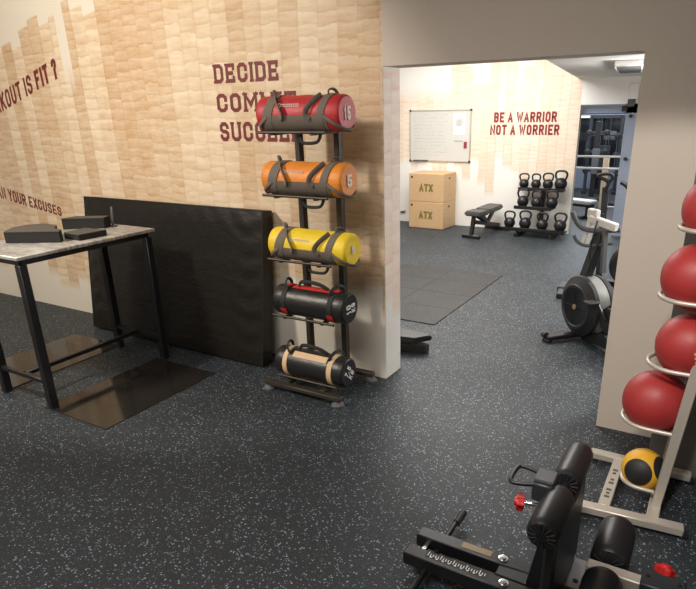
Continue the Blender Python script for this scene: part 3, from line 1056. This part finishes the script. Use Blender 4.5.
# upright with shin rollers
up1 = B().bar(P(-.40, 1.9, .09), P(-.335, 1.9, .50), .055, .065, .004)
up1.build('upright', 'steel_black', t)
B().box(P(-.318, 1.945, .27), (.045, .48, .39), .012).build('pad_board', 'pad', t)
B().box(P(-.395, 1.9, .535), (.075, .085, .075), .005).build('sleeve', 'steel_brown' if False else 'navy', t)
cap = B().box(P(-.395, 1.905, .582), (.07, .075, .018), .004)
cap.build('sleeve_cap', 'rubber_grey', t)
B().tube([P(-.338, 2.25, .522), P(-.338, 1.64, .522)], .016, 12).build('roller_axle', 'steel_black', t)


def roller(y0, y1, x, z, r, name='roller'):
    L_ = abs(y1 - y0)
    ym = (y0 + y1) / 2
    pr = [(r * .30, -L_ / 2 + .004), (r * .62, -L_ / 2), (r * .86, -L_ / 2 + .004), (r * .97, -L_ / 2 + .016), (r, -L_ / 2 + .035), (r, L_ / 2 - .035), (r * .97, L_ / 2 - .016), (r * .86, L_ / 2 - .004), (r * .62, L_ / 2), (r * .30, L_ / 2 - .004)]
    b = B().lathe(pr, 36, 'Y', c=P(x, ym, z))
    o = b.build(name, 'pad', t)
    pb = B()
    for k in range(14):
        a = 2 * PI * k / 14
        dd = Vector((math.cos(a), 0, math.sin(a)))
        c0 = Vector(P(x, ym - L_ / 2 - .001, z))
        pb.tube([c0 + dd * r * .32, c0 + dd * r * .84 + Vector((0, .003, 0))], .0035, 6)
    pb.build('end_pleats', 'rubber', o)
    return o


roller(2.24, 1.975, -.338, .522, .054, 'shin_roller')
roller(1.90, 1.645, -.338, .522, .056, 'shin_roller')
hd = smooth_path([P(-.42, 1.87, .56), P(-.50, 1.84, .56), P(-.515, 1.86, .56), P(-.515, 1.95, .56), P(-.50, 1.97, .56), P(-.42, 1.95, .56)], 2)
B().tube(hd, .0085, 10).build('pull_handle', 'steel_black', t)
kn = B().tube([P(-.41, 1.88, .47), P(-.455, 1.87, .47)], .009, 10).build('knob_stem', 'chrome', t)


def star_knob(c, axis, r, par):
    b = B()
    ring = []
    n = 40
    for k in range(n):
        a = 2 * PI * k / n
        ring.append((r * (1 + .12 * math.cos(a * 6)) * math.cos(a), r * (1 + .12 * math.cos(a * 6)) * math.sin(a)))
    b.prism(ring, -.014, .014, .004)
    b.lathe([(r * .55, .014), (r * .5, .022), (0, .023)], 20)
    rot = Vector((0, 0, 1)).rotation_difference(Vector(axis)).to_matrix().to_4x4()
    bmesh.ops.transform(b.bm, matrix=Matrix.Translation(c) @ rot, verts=b.bm.verts)
    return b.build('knob', 'redknob', par)


star_knob(P(-.472, 1.866, .47), (-1, -.3, .1), .030, t)
# ankle rollers on the cross bar
B().bar(P(-.215, 1.875, .27), P(.38, 1.875, .27), .05, .05, .004).build('cross_bar', 'silver', t)
B().bar(P(-.15, 2.12, .27), P(-.15, 1.62, .27), .03, .03, .003).build('roller_axle', 'steel_black', t)
roller(2.155, 1.915, -.148, .275, .068, 'ankle_roller')
roller(1.835, 1.60, -.148, .275, .068, 'ankle_roller')
sv = B().box(P(.035, 1.875, .27), (.14, .085, .085), .005).build('slide_sleeve', 'navy', t)
for x in (-.015, .085):
    B().lathe([(.007, .3125), (.007, .315), (0, .316)], 12, c=P(x, 1.885, 0)).build('screw', 'steel_black', sv)
B().bar(P(.03, 1.93, .27), P(.03, 1.99, .27), .02, .02).build('knob_stem', 'chrome', t)
star_knob(P(.035, 1.985, .275), (.1, .45, .9), .032, t)
B().bar(P(.33, 1.875, .04), P(.33, 1.875, .25), .05, .05).build('support_post', 'silver', t)
B().box(P(.33, 1.875, .02), (.07, .46, .04), .004).build('support_foot', 'steel_black', t)
B().bar(P(-.19, 1.9, .06), P(-.19, 1.88, .25), .05, .06).build('support_post', 'steel_black', t)

# ================================================================== GYM ITEMS
# folded black pads behind the wall end
t = thing('folded_pad', 'shiny black folded pad lying just behind the printed wall end', 'pad', (-2.12, 4.07, 0))


def wedge(z0, z1, pts, lift):
    b = bmesh.new()
    lo = [b.verts.new((x, y, z0 + lift * k)) for (x, y, k) in pts]
    hi = [b.verts.new((x, y, z1 + lift * k * .6)) for (x, y, k) in pts]
    b.faces.new(lo[::-1])
    b.faces.new(hi)
    n = len(pts)
    for i in range(n):
        b.faces.new((lo[i], lo[(i + 1) % n], hi[(i + 1) % n], hi[i]))
    bmesh.ops.bevel(b, geom=b.edges[:], offset=.008, segments=2, affect='EDGES')
    o = B()
    o.join(b)
    return o


wedge(0.002, .07, [(-.35, -.14, 0), (.245, -.045, 0), (.25, .03, 0), (-.35, .16, 0)], 0).build('lower_pad', 'pad', t)
wedge(.075, .125, [(-.35, -.12, .2), (.15, -.06, .2), (.26, .06, .5), (-.35, .18, .6)], .03).build('upper_pad', 'pad', t)

# plyo boxes


def plyo(z, h, label, dx=0, rz=0):
    t = thing('plyo_box', label, 'box', (-4.19 + dx, 9.195, z), math.radians(-3 + rz), 'wooden jump boxes')
    B().box((0, 0, h / 2), (.63, .46, h), .009).build('body', 'ply', t, smooth=False)
    b = B()
    lettering(b, 'ATX', (-.125, -.2302, h * .36), X_, Z_, .125, width=.25, t=.24, lw=.62, gap=.06)
    b.build('logo', 'olive', t, smooth=False)
    for sx in (-1,):
        B().box((-.26, -.2285, h * .86), (.035, .006, .035), .002).build('hand_hole', 'steel_black', t)
    B().box((.3135, -.02, h * .82), (.006, .06, .03), .002).build('hand_hole', 'steel_black', t)


plyo(.001, .43, 'plywood jump box lettered ATX standing on the gym floor, lower of two')
plyo(.4315, .45, 'plywood jump box lettered ATX stacked on top of another box', .0, .6)

# whiteboard
t = thing('whiteboard', 'large whiteboard covered in faint handwriting on the gym wall above the boxes', 'whiteboard', (-4.19, GY, 1.43))
B().box((0, -.010, 0), (1.05, .012, .78), .001).build('panel', 'wb', t, smooth=False)
fb = B()
for a, bq in (((-.53, -.392), (.53, -.392)), ((-.53, .392), (.53, .392)), ((-.53, -.392), (-.53, .392)), ((.53, -.392), (.53, .392))):
    fb.bar((a[0], -.012, a[1]), (bq[0], -.012, bq[1]), .02, .022, .002, (0, 1, 0))
fb.build('frame', 'silver', t)
for sx in (-1, 1):
    for sz in (-1, 1):
        B().box((sx * .53, -.012, sz * .392), (.032, .026, .032), .004).build('corner_cap', 'dark', t)
hw = B()
random.seed(5)
for row in range(13):
    x = -.47
    z = .33 - row * .053
    while x < (.02 + .18 * random.random()):
        l = .02 + .05 * random.random()
        if random.random() < .68:
            pts = [(x + l * k / 5, -.0168, z + .009 * random.uniform(-1, 1)) for k in range(6)]
            hw.tube(pts, .0016, 4, flat=(1, .5))
        x += l + .016
hw.build('handwriting', 'ink', t)
pp = B().box((.34, -.0172, .18), (.20, .002, .32)).build('paper_sheet', 'paper', t, smooth=False)
rg = B()
for r_ in (.055, .032, .015):
    rg.tube(arc((.34, -.0188, .21), r_, 0, 2 * PI, 24, (1, 0, 0), (0, 0, 1))[:-1], .004, 6, closed=True)
rg.build('round_emblem', 'ink', pp)
nt = B()
for k in range(10):
    nt.box((.26 + .016 * k, -.0168, -.075 - .002 * (k % 3)), (.011, .001, .014))
nt.build('note', 'ink', t, smooth=False)
B().box((.455, -.024, -.135), (.05, .02, .1), .006).build('eraser', mat('dark_red_felt', (.28, .03, .025, 1), .7), t)
B().box((-.33, -.03, -.385), (.26, .05, .014), .003).build('pen_tray', 'rubber_grey', t)

t = thing('wall_hook', 'small dark metal hook low on the gym wall left of the boxes', 'hook', (-4.87, GY, .16))
B().box((0, -.006, 0), (.05, .012, .03), .002).build('plate', 'dark', t)
B().tube(smooth_path([(-.06, -.02, -.005), (.02, -.02, -.005), (.05, -.02, -.0), (.052, -.02, .035)]), .008, 8).build('hook', 'dark', t)

# adjustable bench
t = thing('weight_bench', 'low adjustable weight bench with grey padded seat against the gym wall', 'bench', (-3.17, 8.97, 0), math.radians(-8))
B().prism([(-.13, -.45), (.13, -.45), (.15, -.38), (.14, -.14), (-.14, -.14), (-.15, -.38)], -.035, .035, .02).build('seat', 'benchpad', t)
t.children[0].matrix_basis = Matrix.Translation((0, 0, .36))
bp = B().prism([(-.14, -.12), (.14, -.12), (.14, .24), (.12, .34), (-.12, .34), (-.14, .24)], -.035, .035, .02).build('backrest', 'benchpad', t)
bp.matrix_basis = Matrix.Translation((0, 0, .37)) @ Matrix.Rotation(math.radians(3), 4, 'X')
B().bar((0, -.38, .33), (0, -.44, .04), .05, .06).build('front_leg', 'steel_black', t)
B().box((0, -.45, .025), (.30, .06, .05), .006).build('front_foot', 'steel_black', t)
B().bar((0, -.40, .24), (0, .44, .07), .06, .06).build('main_beam', 'steel_black', t)
B().box((0, .42, .025), (.44, .06, .05), .006).build('rear_foot', 'steel_black', t)
B().bar((0, -.1, .33), (0, -.05, .18), .06, .05).build('hinge_post', 'steel_black', t)
B().bar((0, .26, .34), (0, .05, .16), .04, .06).build('support_strut', 'benchpad', t)
for s in (-1, 1):
    B().bar((s * .04, .0, .20), (s * .04, -.28, .33), .012, .06).build('adjust_plate', 'navy', t)

# kettlebell rack
KX = -2.40
t = thing('kettlebell_rack', 'black three tier kettlebell rack against the gym wall', 'rack', (KX, 9.2, 0))
B().bar((0, .10, .06), (0, .17, .64), .06, .05).build('post', 'steel_black', t)
B().bar((-.26, .02, .05), (.26, .02, .05), .05, .05).build('base_bar', 'steel_black', t)
for x in (-.26, .26):
    B().bar((x, -.30, .03), (x, .20, .03), .06, .05).build('foot', 'steel_black', t)
    B().bar((x, -.2, .05), (x, -.2, .088), .04, .04).build('tier_bracket', 'steel_black', t)
tiers = [(-.2, .112, .92), (-.05, .418, .56), (.10, .675, .68)]
for y, z, wd in tiers:
    dxs = -.08 if wd == .56 else (-.02 if wd == .68 else 0)
    B().box((dxs, y, z - .012), (wd, .20, .022), .004).build('shelf', 'steel_black', t)
    B().bar((0, y - .03, z - .033), (0, .10 + .12 * z, z - .033), .05, .02).build('tier_arm', 'steel_black', t)
    B().box((dxs, y - .098, z + .004), (wd, .012, .05), .003).build('shelf_lip', 'steel_black', t)

kb0 = thing('kettlebell', 'black iron kettlebell', 'kettlebell', (0, 0, 0), 0, 'kettlebells on the rack')
r = .085
prof = [(.001, 0), (.052, 0), (.06, .004)]
for k in range(1, 14):
    a = -PI / 2 + .75 + (PI - .75 - .35) * k / 13
    prof.append((r * math.cos(a), .083 + r * math.sin(a)))
prof.append((.001, prof[-1][1] + .002))
B().lathe(prof, 28).build('bell', 'iron', kb0)
hp = smooth_path([(-.045, 0, .12), (-.072, 0, .165), (-.082, 0, .215), (-.058, 0, .25), (0, 0, .258), (.058, 0, .25), (.082, 0, .215), (.072, 0, .165), (.045, 0, .12)], 2)
B().tube(hp, .0145, 10).build('handle', 'iron', kb0)
tiername = ['bottom', 'middle', 'top']
kbs = [(0, [-2.795, -2.555, -2.295, -2.03], [.98, 1.05, 1.0, 1.05]), (1, [-2.655, -2.445, -2.215], [1.02, .95, 1.0]), (2, [-2.70, -2.515, -2.335, -2.145], [.86, .86, .92, 1.08])]
ordn = {4: ['leftmost', 'second from left', 'third from left', 'rightmost'], 3: ['leftmost', 'centre', 'rightmost']}
first = True
for ti, xs, scs in kbs:
    y, z, wd = tiers[ti]
    for x, sc, od in zip(xs, scs, ordn[len(xs)]):
        lb = 'black kettlebell on the %s tier of the rack, %s%s' % (tiername[ti], od, ' and largest' if (ti, od) == (2, 'rightmost') else '')
        if first:
            o = kb0
            o.location = (x, 9.2 + y, z)
            o.scale = (sc,) * 3
            o['label'] = lb
            first = False
        else:
            dup(kb0, (x, 9.2 + y, z), random.uniform(-.25, .25), sc, lb)
dup(kb0, (-2.405, 9.2 - .05 + .13, tiers[1][1]), .5, .92, 'black kettlebell half hidden behind the centre one of the middle tier') if False else None

# exercise bike with flywheel
t = thing('flywheel_bike', 'black exercise bike with round caged flywheel and curved handlebar beside the pillar', 'exercise bike', (-.86, 4.95, 0), math.radians(-44.6))
B().box((-.03, 0, .035), (.07, .62, .035), .006).build('front_foot', 'steel_black', t)
for y in (-.30, .30):
    B().lathe([(.026, -.02), (.026, .02)], 18, 'X', c=(-.07, y, .045)).build('transport_wheel', 'rubber', t)
    B().box((-.03, y, .012), (.08, .05, .024), .004).build('rubber_foot', 'rubber', t)
WR, WZ = .245, .295
fw_ = B().lathe([(WR - .005, -.075), (WR, -.065), (WR, .07), (WR - .005, .08)], 48, 'Y', c=(0, .02, WZ)).build('flywheel_housing', 'perf', t)
B().lathe([(WR * .66, -.105), (WR * .72, -.115), (WR * .80, -.105), (WR * 1.015, -.075), (WR * 1.03, -.045), (WR * 1.0, -.04)], 48, 'Y', c=(0, .02, WZ)).build('front_cover', 'rubber', t)
B().lathe([(WR * 1.0, .055), (WR * 1.03, .06), (WR * .98, .11), (WR * .3, .13), (0, .13)], 48, 'Y', c=(0, .02, WZ)).build('rear_cover', 'rubber', t)
B().lathe([(WR * .64, -.112), (WR * .67, -.119), (WR * .74, -.119), (WR * .77, -.112)], 48, 'Y', c=(0, .02, WZ)).build('trim_ring', 'navy', t)
cg = B()
for k in range(8):
    rr = WR * (.12 + .075 * k)
    cg.tube(arc((0, -.088, WZ), rr, 0, 2 * PI, 36, (1, 0, 0), (0, 0, 1))[:-1], .0022, 5, closed=True)
for k in range(16):
    a = 2 * PI * k / 16
    cg.tube([(.03 * math.cos(a), -.088, WZ + .03 * math.sin(a)), (WR * .70 * math.cos(a), -.088, WZ + WR * .70 * math.sin(a))], .003 if k % 4 else .006, 5)
cg.build('cage', 'grid', t)
B().lathe([(0, -.10), (.02, -.10), (.022, -.085), (.022, -.07)], 20, 'Y', c=(0, 0, WZ)).build('hub', mat('brass_hub', (.5, .36, .2, 1), .4, .5), t)
fan = B()
for k in range(20):
    a = 2 * PI * k / 20
    fan.box((WR * .6 * math.cos(a), .0, WZ + WR * .6 * math.sin(a)), (WR * .5, .05, .004), 0, Matrix.Rotation(-a, 3, 'Y'))
fan.build('fan_blades', 'dark', t)
B().bar((-.02, .02, .05), (.75, .0, .10), .06, .07).build('floor_beam', 'steel_black', t)
B().box((.78, 0, .035), (.07, .46, .035), .006).build('rear_foot', 'steel_black', t)

B().bar((.10, .06, .20), (.52, .02, .50), .05, .07).build('frame_tube', 'dark', t)
B().bar((.52, 0, .12), (.48, 0, .84), .05, .06).build('seat_post', 'steel_black', t)
B().prism([(.36, -.025), (.52, -.09), (.62, -.07), (.62, .07), (.52, .09), (.36, .025)], .85, .90, .015).build('seat', 'rubber', t)
B().lathe([(.10, -.035), (.10, .035)], 28, 'Y', c=(.36, 0, .28)).build('crank_case', 'dark', t)
for s in (-1, 1):
    B().bar((.36, s * .05, .28), (.36 + s * .12, s * .06, .28 - s * .12), .02, .03).build('crank_arm', 'dark', t)
    B().box((.36 + s * .12, s * .11, .28 - s * .12), (.09, .09, .02), .004).build('pedal', 'rubber', t)


def LP(x, y, z, o=(-.86, 4.95), a=math.radians(-44.6)):
    dx, dy = x - o[0], y - o[1]
    return (dx * math.cos(a) + dy * math.sin(a), -dx * math.sin(a) + dy * math.cos(a), z)


B().bar(LP(-.905, 4.99, .42), LP(-.80, 4.99, .90), .08, .065).build('mast', 'dark', t)
hb = smooth_path([LP(-1.03, 4.95, 1.055), LP(-1.0, 4.95, .99), LP(-.955, 4.95, .935), LP(-.88, 4.95, .915), LP(-.76, 4.96, .925), LP(-.66, 4.97, .935)], 2)
B().tube(hb, .020, 12).build('handlebar', 'rubber_grey', t)
hb = smooth_path([LP(-1.0, 4.95, .87), LP(-.975, 4.95, .82), LP(-.91, 4.95, .79), LP(-.82, 4.96, .80), LP(-.70, 4.97, .825)], 2)
B().tube(hb, .013, 10).build('lower_bar', 'rubber_grey', t)
B().bar(LP(-.82, 4.99, .90), LP(-.86, 4.99, .78), .04, .05).build('stem', 'dark', t)
B().bar(LP(-.90, 5.02, 1.0), LP(-.68, 4.93, .955), .055, .06, .006).build('monitor_arm', 'lightgrey', t)
B().bar(LP(-.89, 5.04, 1.0), LP(-.93, 5.06, .78), .055, .05, .006).build('arm_support', 'lightgrey', t)
mo = B().box(LP(-.88, 5.03, 1.035), (.12, .05, .08), .01).build('monitor', 'lightgrey', t)
B().tube(smooth_path([LP(-.83, 4.93, 1.0), LP(-.84, 4.9, .9), LP(-.86, 4.92, .75), LP(-.84, 4.95, .6)]), .006, 8).build('cable', 'rubber', t)
B().bar(LP(-.76, 4.93, .92), LP(-.74, 4.9, .60), .03, .04).build('side_strut', 'rubber_grey', t)

# second machine behind it
t = thing('upright_trainer', 'dark upright trainer with looped grips standing behind the flywheel bike', 'exercise machine', (-.98, 6.3, 0), math.radians(8))
B().box((.05, 0, .04), (.9, .07, .06), .008).build('base_beam', 'navy', t)
for x in (-.35, .45):
    B().box((x, 0, .03), (.07, .5, .05), .006).build('foot', 'steel_black', t)
B().bar((.0, 0, .06), (-.04, 0, 1.10), .06, .07).build('mast', 'navy', t)
B().tube(smooth_path([(-.035, -.04, 1.06), (-.02, -.05, 1.14), (.03, -.06, 1.21), (-.02, -.06, 1.235), (-.13, -.05, 1.215), (-.10, -.05, 1.19), (-.03, -.05, 1.17), (-.01, -.05, 1.12)], 2), .017, 10).build('grip_loop', 'rubber', t)
B().bar((-.06, 0, .82), (-.02, 0, .83), .10, .05).build('collar', 'navy', t)
B().lathe([(.20, -.05), (.22, -.03), (.22, .03), (.20, .05)], 36, 'Y', c=(.3, 0, .34)).build('drive_cover', 'dark', t)
B().prism([(.28, -.03), (.42, -.09), (.5, -.08), (.5, .08), (.42, .09), (.28, .03)], .88, .93, .015).build('seat', 'rubber', t)
B().bar((.40, 0, .06), (.40, 0, .89), .05, .05).build('seat_post', 'navy', t)
# rower with handle at the pillar edge
t = thing('cable_trainer', 'black bent tube frame of a machine peeking out beside the pillar', 'exercise machine', (-.83, 6.75, 0))
B().tube(smooth_path([(-.12, 0, 1.10), (-.07, 0, 1.08), (.02, 0, .97), (.03, 0, .8), (.03, 0, .05)], 2), .022, 10).build('bent_tube', 'steel_black', t)
B().box((.06, 0, .03), (.5, .08, .06), .006).build('base', 'steel_black', t)
B().bar((-.02, .04, .4), (-.02, .04, .8), .03, .03).build('side_strut', 'lightgrey', t)

# ================================================================== HALL BEYOND THE DOORWAY
t = thing('guard_rail', 'two bar pale steel guard rail across the doorway to the hall', 'railing', (-1.6, 10.2, 0))
for z in (1.10, .92):
    B().tube([(-.9, 0, z), (.42, 0, z)], .016, 10).build('rail', 'lightgrey', t)
for x in (-.9, .30):
    B().bar((x, 0, 0), (x, 0, 1.16), .045, .045).build('post', 'lightgrey', t)

t = thing('flat_bench', 'dark low bench with light grey pad on the hall floor', 'bench', (-2.42, 11.2, 0), math.radians(70))
B().prism([(-.14, -.5), (.14, -.5), (.15, .5), (-.15, .5)], .24, .30, .015).build('pad', 'lightgrey', t)
B().bar((0, -.5, .21), (0, .5, .21), .06, .06).build('beam', 'steel_black', t)
for y in (-.4, .4):
    B().bar((0, y, .0), (0, y, .2), .06, .06).build('leg', 'steel_black', t)
    B().box((0, y, .02), (.36, .06, .04), .005).build('foot', 'steel_black', t)


def cable_machine(x, y, label, h=1.75, rz=0):
    t = thing('weight_machine', label, 'exercise machine', (x, y, 0), rz, 'weight machines in the far hall')
    for sx in (-1, 1):
        B().bar((sx * .32, 0, 0), (sx * .32, 0, h), .07, .07).build('upright', 'navy', t)
        B().box((sx * .32, 0, .03), (.09, .7, .06), .005).build('foot', 'steel_black', t)
    B().bar((-.32, 0, h - .03), (.32, 0, h - .03), .07, .07).build('top_beam', 'navy', t)
    st = B()
    for k in range(11):
        st.box((0, 0, .10 + k * .055), (.30, .14, .048), .004)
    st.build('weight_stack', 'steel_black', t)
    for sx in (-1, 1):
        B().tube([(sx * .09, 0, .05), (sx * .09, 0, h - .05)], .012, 8).build('guide_rod', 'chrome', t)
    B().prism([(-.15, -.5), (.15, -.5), (.15, -.22), (-.15, -.22)], .44, .50, .01).build('seat', 'rubber', t)
    B().box((0, -.2, .78), (.28, .06, .5), .01).build('backrest', 'rubber', t)
    B().bar((0, -.38, .05), (0, -.38, .44), .06, .06).build('seat_post', 'navy', t)
    B().tube(smooth_path([(-.36, -.45, .75), (-.36, -.42, 1.1), (-.3, -.1, 1.25), (.3, -.1, 1.25), (.36, -.42, 1.1), (.36, -.45, .75)]), .018, 8).build('press_arm', 'dark', t)
    B().box((.1, .02, h - .42), (.26, .05, .18), .005).build('placard', 'rubber_grey', t)


cable_machine(-3.4, 14.3, 'dark weight machine at the left side of the doorway view in the far hall')
cable_machine(-2.5, 14.6, 'dark weight machine in the middle of the doorway view in the far hall', 1.65, .15)
cable_machine(-1.55, 14.2, 'dark weight machine at the right of the doorway view in the far hall', 1.7, -.15)

def multi_tower(x, y, label, h, rz):
    t = thing('cable_tower', label, 'exercise machine', (x, y, 0), rz, 'cable towers in the far hall')
    B().bar((0, 0, 0), (0, 0, h), .10, .12).build('column', 'steel_black', t)
    B().box((0, -.08, .03), (.38, .36, .06), .01).build('base', 'navy', t)
    for z in (h * .38, h * .62, h * .86):
        B().bar((-.18, -.02, z), (.18, -.02, z), .035, .05).build('cross_arm', 'navy', t)
        for sx in (-1, 1):
            B().lathe([(.05, -.015), (.06, -.01), (.06, .01), (.05, .015)], 18, 'Y', c=(sx * .17, -.06, z)).build('pulley', 'dark', t)
    for sx in (-1, 1):
        B().tube([(sx * .17, -.06, .06), (sx * .17, -.06, h * .86)], .008, 6).build('cable', 'chrome', t)
    B().box((0, -.09, h * .5), (.14, .05, .5), .006).build('cover_panel', 'rubber_grey', t)


multi_tower(-2.44, 13.4, 'slim dark cable tower left of the pale wooden post in the far hall', 1.55, .2)
multi_tower(-2.95, 13.0, 'slim dark cable tower close to the left edge of the doorway', 1.5, -.3)
multi_tower(-1.80, 12.9, 'slim dark cable tower right of the pale wooden post in the far hall', 1.5, .1)

t = thing('wooden_post', 'pale wooden post standing behind the guard rail in the hall', 'post', (-1.98, 12.0, 0))
B().box((0, 0, .49), (.10, .10, .98), .008).build('shaft', 'peach', t)
B().box((0, 0, .02), (.22, .22, .04), .006).build('base', 'steel_black', t)

# ================================================================== FIXTURES
t = thing('ceiling_lamp', 'grey louvred strip lamp under the white gym soffit', 'ceiling lamp', (-.99, 6.7, 2.212), math.radians(8))
B().box((0, 0, -.025), (.26, 1.25, .05), .006).build('housing', 'white', t)
lv = B().box((0, 0, -.052), (.20, 1.15, .006)).build('louvre', 'rubber_grey', t)
t = thing('wall_box', 'white wall box with grey lower half above the doorway', 'wall unit', (-1.30, GY, 1.98))
B().box((0, -.04, .04), (.13, .08, .20), .008).build('cover', 'white', t)
B().box((-.02, -.035, -.11), (.09, .06, .10), .006).build('lower_unit', 'rubber_grey', t)
for x, z, s in ((-1.42, 1.80, .075), (-1.33, 1.70, .04), (-1.33, 1.12, .04)):
    o = tag(B().box((x, GY + .13, z), (s, .04, s), .004).build('door_sensor', 'steel_black'),
            {1.80: 'large black sensor box at the top of the blue door frame', 1.70: 'small black sensor box just below the frame top', 1.12: 'small black fitting at mid height of the blue door frame'}[z], 'sensor')

t = thing('glow_strip', 'long pale glowing strip added high on the far hall wall for a stripe of light', 'glow strip', (-2.75, 15.25, 1.62))  # added glowing strip, stands in for a distant stripe of lamp light
B().box((0, -.03, 0), (1.05, .06, .09), .01).build('housing', 'blue', t)
em = bpy.data.materials.new('glow_tube')
em.use_nodes = True
em.node_tree.nodes['Principled BSDF'].inputs['Emission Color'].default_value = (1, .95, .86, 1)
em.node_tree.nodes['Principled BSDF'].inputs['Emission Strength'].default_value = .9
B().tube([(-.48, -.075, -.01), (.48, -.075, -.01)], .022, 10).build('glow_tube', em, t)
